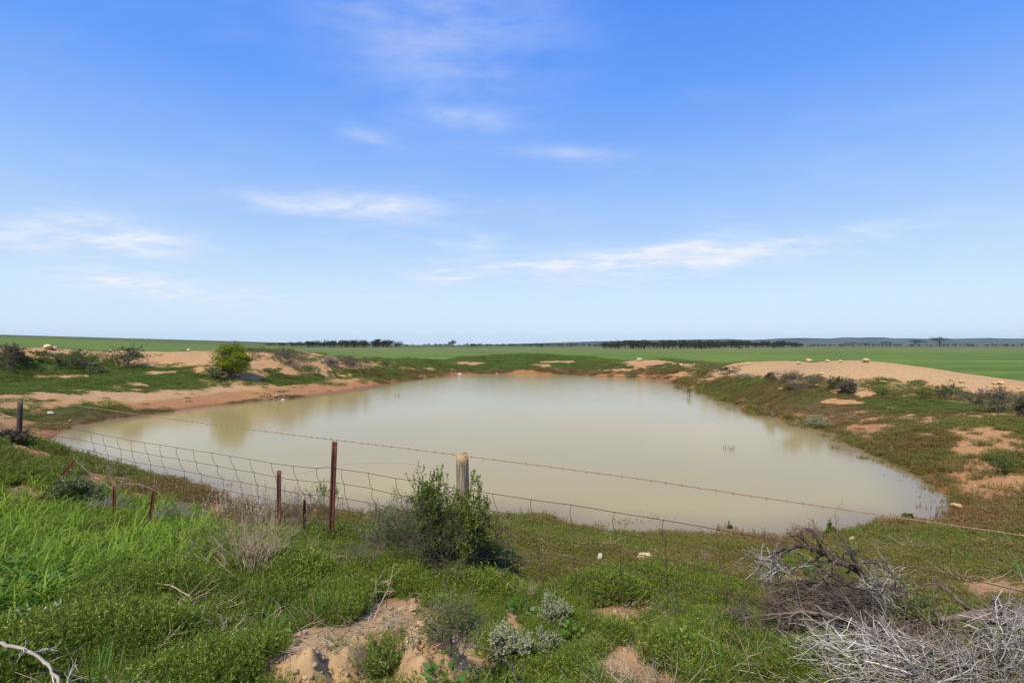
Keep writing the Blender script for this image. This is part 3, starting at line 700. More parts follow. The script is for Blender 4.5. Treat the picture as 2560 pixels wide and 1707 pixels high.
def herb_src(seed, share=0., fm='flower', fr=.004, mat='herb', **kw):
    mb, T = herb_mesh(seed, **kw); f = MB(); dots(f, T, np.random.RandomState(seed), fr, share)
    me = two_mat('herb', [mb, f], [M[mat], M[fm]]); o = bpy.data.objects.new('herb', me); return o
def zone(px, py, rows, default=0.0):
    v = np.full(px.shape, default)
    for (ax, ay, rx, ry, val) in rows:
        m_ = sst(((px - ax) / rx) ** 2 + ((py - ay) / ry) ** 2, 1.2, .6); v = v * (1 - m_) + val * m_
    return v
LUSH = [(330, 1600, 700, 230, 1.0), (850, 1440, 380, 110, 1.0), (1190, 1500, 170, 60, 1.0), (1560, 1480, 140, 34, .9), (1420, 1600, 190, 120, .8), (1760, 1620, 210, 110, .85), (2050, 1620, 120, 120, .9), (1700, 1480, 150, 30, .4)]
GRASS = [(180, 1420, 420, 90, 1.0), (120, 1330, 330, 60, .8), (400, 1340, 140, 40, .9), (60, 1640, 100, 60, .25), (40, 1560, 130, 60, .5), (60, 1240, 170, 50, .45), (330, 1400, 230, 50, .9)]
# foreground herb
x, y, rng = sow(60000, -1.35, 1.2, 1.7, 7.6, 21, True)
x = np.concatenate([x, rng.uniform(-4, 4, 2500)]); y = np.concatenate([y, rng.uniform(-2.5, 1.9, 2500)])
z = height(x, y); px, py = project(x, y, z); c = cover(x, y, z)
lush = np.where(y < 1.7, .8, zone(px, py, LUSH)) * (1 - .75 * zone(px, py, GRASS))
dens = np.clip(np.minimum(1, (3.4 / np.maximum(y, .5)) ** -2 * .55), .28, 1)
keep = rng.rand(len(x)) < np.where(c > .35, c, c * .06) * lush * dens * .9
x, y, z = x[keep], y[keep], z[keep]
clump = fbm(x, y, .55, 3, 31)
scl = rng.uniform(.7, 1.15, len(x)) * np.clip(.25 + 2.3 * (clump - .22), .3, 1.75)
scatter('green_herbs', 'feathery bright green herbs with tiny yellow flowers in the foreground',
        [herb_src(q, sh) for q, sh in ((1, 0), (2, 0), (3, .02), (4, 0), (5, .08))], np.stack([x, y, z - .012], -1), rng.uniform(0, 6.28, len(x)), scl, np.clip(tint(x, y, z) * .8 + 1.1 * (fbm(x, y, .35, 3, 71) - .52), 0, .75), seed=1)
print('herbs', len(x))
# low rusty green herb along the near shore and the rest of the foreground
x, y, rng = sow(90000, -1.25, 1.25, 2.2, 15, 22, True)
z = height(x, y); px, py = project(x, y, z); c = cover(x, y, z)
lush = zone(px, py, LUSH)
dens = np.clip((y / 9.0) ** 2 * 1.6, .22, 1)
keep = rng.rand(len(x)) < np.where(c > .3, c ** 1.3, c * .5 + .02) * (1 - .85 * lush) * dens
x, y, z = x[keep], y[keep], z[keep]
scl = rng.uniform(.6, 1.2, len(x)) * (.5 + 1.0 * fbm(x, y, .7, 3, 32)) * np.clip(y / 6, .85, 1.5)
scatter('low_shore_herbs', 'low olive and rusty red herbs along the near shore',
        [herb_src(q, 0, mat='low', n=34, R_=.13, H=.085, leaf=.026, wid=.006, per=7, up=.6) for q in (11, 12, 13, 14)], np.stack([x, y, z - .008], -1), rng.uniform(0, 6.28, len(x)), scl, tint(x, y, z), seed=2)
print('low', len(x))
# mats of plants over the banks
def mat_mesh(seed, n=300, R_=.34, H=.15, leaf=.05, wid=.018):
    rng = np.random.RandomState(seed); mb = MB()
    r = R_ * np.sqrt(rng.rand(n)); th = rng.uniform(0, 6.283, n)
    lob = 1 + .3 * np.sin(th * 3 + seed) + .2 * np.sin(th * 5 + 2 * seed)
    P = np.stack([r * lob * np.cos(th), r * lob * np.sin(th), H * np.clip(1 - (r / R_) ** 2, 0, 1) * rng.uniform(.3, 1.05, n)], -1)
    D = np.stack([np.cos(th) * .5, np.sin(th) * .5, np.full(n, .8)], -1) + rng.normal(0, .5, (n, 3))
    mb.leaves(P, D, leaf * rng.uniform(.6, 1.3, n), wid * rng.uniform(.7, 1.3, n), rng); return mb
x, y, rng = sow(150000, -1.35, 1.25, 11, 72, 23, True)
z = height(x, y); c = cover(x, y, z); dm = poly_sdf(DAM, x, y)
dens = np.clip((y / 30.0) ** 2 * 1.2, .12, 1)
keep = (rng.rand(len(x)) < np.where(c > .3, c ** 1.2, (c * .30 + .015) * (1 - moundm(x, y))) * dens) & (dm < .8)
x, y, z = x[keep], y[keep], z[keep]
cc = c[keep]
scl = rng.uniform(.35, 1.15, len(x)) * (.35 + 1.2 * fbm(x, y, 1.6, 3, 33)) * np.clip(y / 28, .75, 1.3) * (.6 + .4 * np.minimum(1, cc / .5))
scatter('bank_plants', 'low green and brown plants matting the banks of the dam',
        [source('mat', mat_mesh(q), M['mat']) for q in (1, 2, 3, 4, 5)], np.stack([x, y, z - .02], -1), rng.uniform(0, 6.28, len(x)), scl, tint(x, y, z), seed=3)
print('mats', len(x))
# long arching grass at the left
def grass_mesh(seed, n=18, L=.34, wid=.011, droop=3.1, lean=.5):
    rng = np.random.RandomState(seed); mb = MB()
    B = np.stack([rng.normal(0, .03, n), rng.normal(0, .03, n), np.zeros(n)], -1)
    mb.blades(B, rng.uniform(0, 6.283, n), np.abs(rng.normal(0, lean, n)), L * rng.uniform(.55, 1.25, n), wid * rng.uniform(.6, 1.3, n), droop * rng.uniform(.4, 1.25, n), rng, 6); return mb
x, y, rng = sow(16000, -1.35, .1, 2.4, 9.0, 24, True)
z = height(x, y); px, py = project(x, y, z)
g = zone(px, py + 40, GRASS) * sst(shore_d(x, y), .3, 1.5)
keep = rng.rand(len(x)) < g * np.clip(1.1 * fbm(x, y, .7, 3, 44) - .08, .08, .9) * np.clip(y / 4.5, .5, 1)
x, y, z = x[keep], y[keep], z[keep]
scl = rng.uniform(.55, 1.15, len(x)) * (.6 + .8 * fbm(x, y, .8, 3, 34))
scatter('long_grass', 'long bright green arching grass at the left of the foreground', [source('grass', grass_mesh(q), M['grass']) for q in (1, 2, 3, 4, 5)],
        np.stack([x, y, z - .01], -1), rng.uniform(0, 6.28, len(x)), scl, np.zeros(len(x)), seed=4)
print('grass', len(x))
# thin upright grass and dry stems here and there
x, y, rng = sow(9000, -1.3, 1.2, 2.2, 14, 25, True)
z = height(x, y); px, py = project(x, y, z); c = cover(x, y, z)
g = .10 + zone(px, py, [(1800, 1640, 160, 90, .8), (2080, 1620, 90, 90, .9), (700, 1500, 200, 60, .25), (2000, 1400, 200, 40, .3), (300, 1250, 300, 60, .35), (1700, 1420, 160, 30, .3)])
keep = (rng.rand(len(x)) < g * c * .5) & (c > .3)
x, y, z = x[keep], y[keep], z[keep]
scatter('thin_grass', 'thin upright grass stems among the herbs', [source('thingrass', grass_mesh(q + 20, 18, .26, .0045, 1.0, .22), M['grassdark']) for q in (1, 2, 3, 4)],
        np.stack([x, y, z - .01], -1), rng.uniform(0, 6.28, len(x)), rng.uniform(.5, 1.1, len(x)), rng.rand(len(x)) ** 2 * .9, seed=5)
# crop leaves at the near edges of the fields
x, y, rng = sow(42000, -1.4, 1.3, 22, 120, 26, True)
z = height(x, y); dm = poly_sdf(DAM, x, y)
keep = (dm > -.6 + 1.6 * (fbm(x, y, 2, 3, 35) - .5)) & (dm < 1.5 + 3 * fbm(x, y, 3, 3, 36)) & (rng.rand(len(x)) < np.clip((y / 60) ** 1.2, .25, 1))
x, y, z = x[keep], y[keep], z[keep]
M['crop'] = leaf_mat('young_crop_leaf', [G(.085, .17, .016), G(.13, .23, .024), G(.18, .29, .04)], trans=.35, rough=.5)
scatter('crop_plants', 'young green crop along the ragged edge of the field behind the dam', [source('crop', grass_mesh(q + 40, 26, .34, .022, .9, .5), M['crop']) for q in (1, 2, 3)],
        np.stack([x, y, z - .01], -1), rng.uniform(0, 6.28, len(x)), rng.uniform(.6, 1.2, len(x))[:, None] * np.array([[1.2, 1.2, .20]]), np.zeros(len(x)), seed=6)
print('crop', len(x))
# crumbs of soil and gravel on the bare ground
def clod_mesh(seed):
    rng = np.random.RandomState(seed); mb = MB()
    v = np.array([[1, 0, 0], [-1, 0, 0], [0, 1, 0], [0, -1, 0], [0, 0, .8], [0, 0, -.8], [.7, .7, .3], [-.7, .6, .3], [.6, -.7, .2], [-.6, -.7, .35]]) * rng.uniform(.75, 1.2, (10, 1))
    f = [(0, 6, 4), (6, 2, 4), (2, 7, 4), (7, 1, 4), (1, 9, 4), (9, 3, 4), (3, 8, 4), (8, 0, 4), (6, 0, 5), (2, 6, 5), (7, 2, 5), (1, 7, 5), (9, 1, 5), (3, 9, 5), (8, 3, 5), (0, 8, 5)]
    mb.add(v, f, None, rng.rand()); return mb
x, y, rng = sow(30000, -1.2, 1.2, 2.2, 34, 27, True)
z = height(x, y); c = cover(x, y, z); d = shore_d(x, y)
keep = (c < .4) & (d > .1) & (rng.rand(len(x)) < np.where(y < 4.5, .9, .35)) & (moundm(x, y) < .5)
x, y, z = x[keep], y[keep], z[keep]
scl = (.004 + .024 * rng.rand(len(x)) ** 4) * np.clip(y / 3, .8, 1.5)
scatter('soil_clods', 'crumbs of dry soil and gravel on the bare ground', [source('clod', clod_mesh(q), M['clod']) for q in range(5)],
        np.stack([x, y, z], -1), rng.uniform(0, 6.28, len(x)), scl, np.zeros(len(x)), seed=7)
# white flowered stalks along the old pickets
def stalk_mesh(seed):
    rng = np.random.RandomState(seed); mb = MB(); fl = MB(); T = []
    for q in range(6):
        b0 = np.array([rng.normal(0, .05), rng.normal(0, .05), 0]); tp = b0 + np.array([rng.normal(0, .10), rng.normal(0, .10), rng.uniform(.35, .62)])
        mid = (b0 + tp) / 2 + rng.normal(0, .02, 3); mb.tube([b0, mid, tp], [.003, .0022, .0012], 3, rng.rand())
        for k_ in range(5):
            p = b0 + (tp - b0) * rng.uniform(.55, 1.0) + rng.normal(0, .022, 3); T.append(p)
    for p in T:
        if rng.rand() < .38:
            for a in rng.uniform(0, 6.28) + np.arange(5) * 1.2566:
                fl.leaves([p], [[math.cos(a), math.sin(a), .6]], .012, .008, rng)
    return two_mat('stalk', [mb, fl], [M['straw'], M['white']])
rows_ = [(640, 1270, 130, 40, 1.0), (740, 1275, 60, 30, .9), (330, 1215, 120, 30, .6), (230, 1180, 60, 20, .5), (560, 1290, 70, 25, .7)]
x, y, rng = sow(6000, -1.0, -.35, 5.2, 9.5, 28, True)
z = height(x, y); px, py = project(x, y, z)
keep = rng.rand(len(x)) < zone(px, py - 25, rows_) * .07
x, y, z = x[keep], y[keep], z[keep]
scatter('white_flower_stalks', 'thin stalks with small white flowers among the rusty pickets', [bpy.data.objects.new('stalk', stalk_mesh(q)) for q in range(5)],
        np.stack([x, y, z - .01], -1), rng.uniform(0, 6.28, len(x)), rng.uniform(.6, 1.15, len(x)), np.zeros(len(x)), seed=8)
# dead stalks and straw lying among the green
def litter_mesh(seed):
    rng = np.random.RandomState(seed); mb = MB()
    for q in range(5):
        a = rng.uniform(0, 6.28); e_ = abs(rng.normal(.35, .4)); L = rng.uniform(.06, .24); d_ = np.array([math.cos(a) * math.cos(e_), math.sin(a) * math.cos(e_), math.sin(e_)]); b0 = np.append(rng.normal(0, .05, 2), .03)
        m_ = b0 + d_ * L * .5 + rng.normal(0, .012, 3); mb.tube([b0, m_, m_ + norm(d_ + rng.normal(0, .3, 3)) * L * .5], [.0026, .002, .001], 3, rng.rand())
    return mb
x, y, rng = sow(9000, -1.2, 1.15, 2.2, 9, 29, True); z = height(x, y); c = cover(x, y, z); d = shore_d(x, y)
keep = (rng.rand(len(x)) < .10 + .25 * sst(fbm(x, y, .6, 3, 72), .5, .7)) & (d > .3)
x, y, z = x[keep], y[keep], z[keep]
scatter('dry_stalks', 'dead straw coloured stalks and twigs strewn among the green herbs', [source('litter', litter_mesh(q), M['tantwig'] if q % 2 else M['greytwig']) for q in range(6)],
        np.stack([x, y, z + .04 * rng.rand(len(x))], -1), rng.uniform(0, 6.28, len(x)), rng.uniform(.5, 1.2, len(x)), np.zeros(len(x)), seed=9)
# broad leaved weeds in the lush left corner and scattered through the herbs
def weed_mesh(seed):
    rng = np.random.RandomState(seed); mb = MB(); n_ = 22; th = rng.uniform(0, 6.28, n_); r = .10 * np.sqrt(rng.rand(n_)); P = np.stack([r * np.cos(th), r * np.sin(th), rng.uniform(.03, .15, n_)], -1)
    mb.leaves(P, np.stack([np.cos(th), np.sin(th), rng.uniform(.0, .8, n_)], -1), .055 * rng.uniform(.6, 1.2, n_), .036 * rng.uniform(.7, 1.2, n_), rng); return mb
M['weed'] = leaf_mat('broad_weed_leaf', [G(.07, .15, .025), G(.11, .21, .035), G(.18, .29, .06)], trans=.3, rough=.45)
x, y, rng = sow(9000, -1.3, 1.1, 2.3, 7, 30, True); z = height(x, y); px, py = project(x, y, z); c = cover(x, y, z)
keep = (rng.rand(len(x)) < .002 + zone(px, py, [(40, 1480, 110, 90, .5), (160, 1560, 90, 60, .15), (700, 1380, 120, 50, .03)])) & (c > .5)
x, y, z = x[keep], y[keep], z[keep]
scatter('broad_weeds', 'broad leaved green weeds in the lush growth at the lower left', [source('weed', weed_mesh(q), M['weed']) for q in range(4)],
        np.stack([x, y, z + .02], -1), rng.uniform(0, 6.28, len(x)), rng.uniform(.6, 1.3, len(x)), np.zeros(len(x)), seed=10)
# sprigs straggling out into the shallows
x, y, rng = sow(60000, -1.0, 1.0, 7, 50, 31, True); d = shore_d(x, y) + .25 * (fbm(x, y, .8, 3, 73) - .5); z = np.maximum(height(x, y), -.06); px, py = project(x, y, z)
side_ = zone(px, py, [(2200, 1180, 500, 240, 1.0), (1500, 1330, 700, 60, .8), (1300, 935, 460, 14, .7), (330, 1200, 280, 70, .8), (1850, 1010, 260, 70, .9)])
keep = (d > -.75) & (d < .35) & (rng.rand(len(x)) < side_ * np.where(d < 0, .5 * np.exp(d / .22), .8) * np.clip(y / 22, .12, 1))
x, y, z = x[keep], y[keep], z[keep]
scatter('shore_sprigs', 'rusty sprigs straggling out into the shallow water along the shore', [herb_src(q, 0, mat='low', n=14, R_=.09, H=.10, leaf=.028, wid=.007, per=6, up=.8) for q in (51, 52, 53)],
        np.stack([x, y, z - .01], -1), rng.uniform(0, 6.28, len(x)), rng.uniform(.5, 1.3, len(x)) * np.clip(y / 10, .9, 2.2), np.clip(.55 + .5 * (fbm(x, y, 1, 3, 74) - .5), 0, 1), seed=11)
#PART3

# ------------------------------------------------------------------ wire fence: posts, barbed wire and netting
FA, FB = 5.1, -.55                       # the fence runs along y = FA + FB x
fdir = norm(np.array([1, FB, 0.])); fo = np.array([0, FA, 0.])
def on_fence(px, py):
    s = (px - 1280) / FPX; y_ = FA / (1 - FB * s); return at_y(px, py, y_)
def f_u(p): return float(np.dot(p - fo, fdir))
def f_p(u, z): return fo + fdir * u + np.array([0, 0, z])
fence = thing('wire_fence', 'rusty netting and barbed wire fence running along the near shore of the dam', 'fence', (0, FA, 0))
def local(P): return np.asarray(P) - np.array([0, FA, 0])
def picket_mesh(H, w_=.028, th=.006, r=None):
    """Y-section steel picket with punched holes shown as notches"""
    mb = MB(); z = np.linspace(-.25, H, 10)
    for a in (R(90), R(210), R(330)):
        d = np.array([math.cos(a), math.sin(a), 0]); nn_ = np.array([-d[1], d[0], 0])
        prof_ = [nn_ * th / 2, d * w_ + nn_ * th / 2, d * w_ - nn_ * th / 2, -nn_ * th / 2]
        V_ = np.array([[p[0], p[1], zz] for zz in z for p in prof_]); m_ = len(z)
        q = [(4 * i_ + j_, 4 * i_ + (j_ + 1) % 4, 4 * i_ + 4 + (j_ + 1) % 4, 4 * i_ + 4 + j_) for i_ in range(m_ - 1) for j_ in range(4)]
        q += [(4 * m_ - 4, 4 * m_ - 3, 4 * m_ - 2, 4 * m_ - 1)]
        mb.add(V_, None, q, .5)
    return mb
# tall steel picket with its wire tie
pt = on_fence(829, 1104); gz_ = ground_z(pt[0], pt[1]); H = pt[2] - gz_
o = picket_mesh(H, .036, .008).obj('steel_post', M['rust'], fence); o.location = local([pt[0] - .015, pt[1], gz_]); o.rotation_euler = (R(1), R(2.0), R(25))
o['label'] = 'tall rusty brown steel picket'
mb = MB()
for q in range(3):
    th = np.linspace(0, 4.5, 14); mb.tube(np.stack([.03 * np.cos(th + q), .03 * np.sin(th + q), H - .03 + .012 * q + .004 * th], -1), .0022, 4, .5)
mb.tube([[0, 0, H - .02], [-.03, .0, H + .03], [-.045, 0, H + .07]], .0018, 4, .5)
tie = mb.obj('wire_tie', M['wire'], o)
# round wooden post, leaning a little, with lichen on its top
pw = on_fence(1158, 1137); gw = ground_z(pw[0], pw[1])
mb = MB(); zz = np.linspace(-.3, 1.245, 26); th = np.arange(20) * 2 * math.pi / 20
rr = .066 * (1 + .05 * (fbm(np.repeat(zz, 20).reshape(26, 20) * 3, np.tile(th * 2, (26, 1)), 1, 3, 4) - .5)) * (1 + .06 * np.sin(th * 3 + 1)[None] * .5)
rr[-1] *= .93; rr[-2] *= .985
Vv = np.stack([rr * np.cos(th)[None], rr * np.sin(th)[None], np.repeat(zz[:, None], 20, 1)], -1)
Vv[-1, :, 2] += .012 * np.sin(th * 2); Vv[-1, :, 2] += .006 * np.cos(th * 5)
ii = np.arange(25)[:, None] * 20; jj = np.arange(20)[None]; kk = (jj + 1) % 20
qd = np.stack([ii + jj, ii + kk, ii + 20 + kk, ii + 20 + jj], -1).reshape(-1, 4)
Vv = np.concatenate([Vv.reshape(-1, 3), [[0, 0, 1.238]]]); mb.add(Vv, [(520, 500 + j_, 500 + (j_ + 1) % 20) for j_ in range(20)], qd)
postH = pw[2] - gw
wp = mb.obj('wooden_post', M['post'], fence, True); wp.location = local([pw[0] + .01, pw[1] + .02, gw + postH - 1.245]); wp.rotation_euler = (R(-1), R(-1.2), 0)
wp['label'] = 'thick weathered round wooden post with an orange lichened top'
for (zz_, a_) in ((1.155, -1.75), (.66, -1.5)):        # drilled wire holes
    mb = MB(); c_ = np.array([.0655 * math.cos(a_), .0655 * math.sin(a_), zz_]); th = np.linspace(0, 2 * math.pi, 13)[:-1]
    tx = np.array([-math.sin(a_), math.cos(a_), 0]); nrm = np.array([math.cos(a_), math.sin(a_), 0])
    ring = c_ + .010 * np.cos(th)[:, None] * tx + .020 * np.sin(th)[:, None] * np.array([0, 0, 1]) + nrm * .003
    mb.add(np.concatenate([ring, ring - nrm * .02, [c_ - nrm * .006]]), [(24, j_, (j_ + 1) % 12) for j_ in range(12)], [(j_, (j_ + 1) % 12, 12 + (j_ + 1) % 12, 12 + j_) for j_ in range(12)])
    mb.obj('wire_hole', M['bark'], wp)
# thin dark timber post far left
pl = on_fence(47, 1003); gl = ground_z(pl[0], pl[1]); mb = MB(); Hh_ = pl[2] - gl
zz = np.linspace(-.3, Hh_, 8); mb.tube(np.stack([0 * zz, 0 * zz, zz], -1), np.linspace(.052, .045, 8), 10, .3)
o = mb.obj('wooden_post', M['bark'], fence, True); o.location = local([pl[0], pl[1], gl]); o.rotation_euler = (0, R(2), 0); o['label'] = 'thin dark timber post'
# barbed wire: two twisted strands over the post tops, slack between them
bpts = [on_fence(a, b) for a, b in [(-260, 980), (47, 1003), (200, 1010), (420, 1049), (640, 1075), (829, 1099), (990, 1117), (1140, 1137), (1173, 1141), (1400, 1170), (1600, 1195), (1840, 1235), (2110, 1274), (2330, 1306), (2560, 1338), (2900, 1388)]]
bu = np.array([f_u(p) for p in bpts]); bz = np.array([p[2] for p in bpts])
def zbarb(u): return np.interp(u, bu, np.convolve(np.pad(bz, 1, 'edge'), [.2, .6, .2], 'valid'))
u = np.arange(bu[0], bu[-1], .0065)
mb = MB(); ctr = np.stack([f_p(a, 0) for a in u]); ctr[:, 2] = zbarb(u)
side = np.array([-fdir[1], fdir[0], 0]); ph = u * 2 * math.pi / .05
for s_ in (0, math.pi):
    P = ctr + .0028 * (np.cos(ph + s_)[:, None] * side + np.sin(ph + s_)[:, None] * np.array([0, 0, 1])); mb.tube(local(P), .0024, 3, .5)
bw = mb.obj('barbed_wire', M['barb'], fence)
def barb_mesh():
    b_ = MB(); th = np.linspace(0, 4 * math.pi, 18)
    b_.tube(np.stack([.006 * (th / (4 * math.pi) - .5), .0056 * np.cos(th), .0056 * np.sin(th)], -1), .002, 3, .4)
    for sx_, dy_, dz_ in ((-1, .4, 1), (1, -.5, -.9), (-1, -.6, .7), (1, .7, .6)):
        b_.tube([[sx_ * .003, 0, 0], [sx_ * .006, dy_ * .022, dz_ * .022]], [.0022, .0009], 3, .6)
    return b_.mesh('barb')
bme = barb_mesh(); rng = np.random.RandomState(3); uu = bu[1] + .1
while uu < f_u(on_fence(2600, 1343)):
    p = f_p(uu, float(zbarb(uu))); ob = link('barb', bme, M['barb'], bw); ob.location = local(p)
    ob.rotation_euler = (rng.uniform(0, 6.28), rng.uniform(-.1, .1), math.atan2(fdir[1], fdir[0])); uu += rng.uniform(.105, .14)
# netting: line wires
top_px = [(62, 1062), (110, 1066), (150, 1069), (190, 1073), (327, 1101), (400, 1112), (482, 1125), (575, 1140), (640, 1150), (678, 1157), (733, 1165), (792, 1170), (817, 1168), (855, 1173), (920, 1182), (989, 1196), (1065, 1206), (1130, 1218), (1193, 1227), (1280, 1241), (1327, 1248), (1428, 1262), (1537, 1280), (1659, 1299), (1791, 1322), (1936, 1349), (2010, 1362), (2120, 1385), (2250, 1412), (2400, 1440), (2560, 1480), (2800, 1540)]
tp = [on_fence(a, b) for a, b in top_px]; tu = np.array([f_u(p) for p in tp]); tz = np.array([p[2] for p in tp])
# right of the brush heap the netting is pushed down
nu = np.arange(tu[0], tu[-1], .06)
gfen = height(np.array([f_p(a, 0)[0] for a in nu]), np.array([f_p(a, 0)[1] for a in nu]))
ztop = np.interp(nu, tu, tz)
drop = [0, .178, .345, .50, .635, .75, .84]
rows = []
for k_, dr in enumerate(drop):
    zr = ztop - dr + .012 * (fbm(nu, nu * 0 + k_ * 3.1, .7, 3, k_) - .5) * (1 + k_ * .6)
    zr = np.maximum(zr, gfen + .015 + .008 * (6 - k_)); lat = .02 * (fbm(nu, nu * 0 + 40 + k_ * 5, 1.0, 2, 2) - .5) * k_
    P = np.stack([f_p(a, 0) for a in nu]); P[:, 2] = zr; P = P + side * lat[:, None]; rows.append(P)
    mb = MB(); mb.tube(local(P), .0031, 4, .4); o = mb.obj('line_wire', M['wire'], fence)
def row_at(k_, u_): return np.array([np.interp(u_, nu, rows[k_][:, c_]) for c_ in range(3)])
# stays, each kinked between the line wires
st_px = [228, 258, 292, 327, 361, 400, 440, 482, 529, 575, 624, 678, 733, 792, 855, 920, 989, 1063, 1150, 1231, 1327, 1428, 1537, 1659, 1791, 1936, 2090]
rng = np.random.RandomState(12)
for q_, a in enumerate(st_px):
    u_ = f_u(on_fence(a, 1200)); lean = np.interp(a, [150, 500, 800, 1200, 1500, 2100], [.13, .10, .07, .045, .03, .02]); pts_ = []; uk = u_
    mb = MB(); nk = 7
    for k_ in range(nk):
        p = row_at(k_, uk); pts_.append(p)
        th = np.linspace(0, 6.5, 8); mb.tube(local(p + np.stack([fdir * .0065 * math.cos(x_) + side * .007 * math.sin(x_) + np.array([0, 0, .0035 * (x_ - 3.2) / 3.2]) for x_ in th])), .003, 3, .4)
        if k_ < nk - 1:
            un = uk + lean * rng.uniform(.35, 1.5) * (1 if k_ < 2 else .5) * (-1 if (k_ > 2 and rng.rand() < .5) else 1); pn = row_at(k_ + 1, un)
            kink = rng.uniform(.45, .8); bow = rng.uniform(-.028, .012)
            for t_ in (kink * .5, kink, (kink + 1) / 2):
                w_ = t_ * .55 if t_ <= kink else .55 * kink + (1 - .55 * kink) * (t_ - kink) / (1 - kink)
                pm = p * (1 - t_) + pn * t_; pm = pm + fdir * ((w_ - t_) * (un - uk)) + fdir * bow * math.sin(math.pi * t_) + side * rng.normal(0, .003); pts_.append(pm)
            uk = un
    mb.tube(local(np.array(pts_)), .0028, 4, .4); mb.obj('stay_wire', M['wire'], fence)
# loose old wires
def loose(name, label, P, r, mat):
    P = np.array(P); tt = np.linspace(0, len(P) - 1, 14 * len(P)); k_ = np.arange(len(P)); Q_ = []
    for c_ in range(3):   # smooth curve through the points
        m_ = np.gradient(P[:, c_]); i0 = np.clip(tt.astype(int), 0, len(P) - 2); f = tt - i0
        Q_.append((2 * f ** 3 - 3 * f ** 2 + 1) * P[i0, c_] + (f ** 3 - 2 * f ** 2 + f) * m_[i0] + (-2 * f ** 3 + 3 * f ** 2) * P[i0 + 1, c_] + (f ** 3 - f ** 2) * m_[i0 + 1])
    Q_ = np.stack(Q_, -1); o0 = Q_[0].copy(); mb_ = MB(); mb_.tube(Q_ - o0, r, 4, .5); o_ = mb_.obj(name, M[mat], fence); o_.location = local(o0); o_['label'] = label; return o_
loose('loose_wire', 'slack wire arching from the short picket to the wooden post', [on_fence(704, 1182), on_fence(750, 1184), on_fence(815, 1166), on_fence(900, 1158), on_fence(1000, 1157), on_fence(1060, 1166), on_fence(1125, 1184)], .0014, 'greytwig')

# short rusty pickets of an older fence
OLD = [(697, 1176, 1303, .030, 6.75, 0, 'short rusty picket with a pale wire tie left of the tall steel post'),
       (757, 1249, 1312, .024, 6.5, 2, 'stubby rusty picket just left of the tall steel post'),
       (286, 1213, 1322, .026, 7.5, 0, 'upright rusty picket between the two grey dead bushes'),
       (372, 1219, 1330, .028, 7.3, 6, 'dark rusty picket leaning slightly right beside the grey dead bush')]
tops = {}
for (px, pyt, pyb, w_, yd, lean, lab) in OLD:
    tpt = at_y(px, pyt, yd); g_ = ground_z(tpt[0], tpt[1]); H = max(.25, tpt[2] - g_)
    o = picket_mesh(H, w_, .006).obj('steel_picket', M['rust']); o.location = (tpt[0], tpt[1], g_); o.rotation_euler = (0, R(lean), R(15 + px % 40))
    tag(o, lab, 'picket', 'rusty pickets of the old fence'); tops[px] = tpt
    if px == 697:
        mb = MB(); th = np.linspace(0, 7, 16); mb.tube(np.stack([.036 * np.cos(th), .036 * np.sin(th), H - .04 + .003 * th], -1), .003, 4, .6); mb.obj('wire_tie', M['barb'], o)
a_ = at_y(188, 1150, 8.35); b_ = at_y(113, 1240, 8.2); v_ = a_ - b_
o = picket_mesh(float(np.linalg.norm(v_)), .026, .006).obj('steel_picket', M['rust']); o.location = b_
o.rotation_euler = (0, math.atan2(math.hypot(v_[0], v_[1]), v_[2]), math.atan2(v_[1], v_[0])); tag(o, 'rusty picket leaning far over to the right in the long grass', 'picket', 'rusty pickets of the old fence')
for nm_, lb_, P in [('slack_wire', 'slack pale wire strung between the leaning picket and the upright one', [a_, at_y(225, 1182, 8.1), at_y(286, 1225, 7.5)]),
                    ('slack_wire', 'thin pale wire looping between the two pickets by the grey bushes', [at_y(286, 1225, 7.5), at_y(300, 1212, 7.48), at_y(340, 1209, 7.4), at_y(372, 1219, 7.3), at_y(396, 1232, 7.3), at_y(412, 1262, 7.3)])]:
    o = loose(nm_, lb_, P, .0022, 'tantwig'); mw = o.matrix_basis.copy(); o.parent = None; o.location = P[0]; tag(o, lb_, 'wire')

# ------------------------------------------------------------------ branching plants
UP = np.array([0, 0, 1.0])
def grow(rng, start, d, length, r, depth, P, out, tips):
    nseg = P.get('seg', 5); pts = [np.array(start)]; d = norm(d); ds = []
    for _ in range(nseg):
        d = norm(d + rng.normal(0, P.get('wander', .18), 3) + UP * P.get('up', .05)); pts.append(pts[-1] + d * length / nseg); ds.append(d)
    r1 = r * P.get('taper', .55); rr = np.linspace(r, r1 if depth < P['levels'] else max(r * .3, .0006), nseg + 1)
    out.append((np.array(pts), rr, depth))
    if depth < P['levels']:
        nc = P['kids'][depth] if isinstance(P['kids'], (list, tuple)) else P['kids']
        for k in range(nc):
            t_ = rng.uniform(P.get('from', .35), 1.0) * nseg; i_ = min(int(t_), nseg - 1)
            p = pts[i_] + (pts[i_ + 1] - pts[i_]) * (t_ - i_)
            pd = rng.normal(size=3); pd -= ds[i_] * np.dot(pd, ds[i_]); pd = norm(pd)
            grow(rng, p, ds[i_] + pd * P.get('spread', .8) * rng.uniform(.6, 1.3), length * P.get('ratio', .6) * rng.uniform(.7, 1.25), rr[i_] * .68, depth + 1, P, out, tips)
    else:
        tips.append((np.array(pts), np.array(ds)))
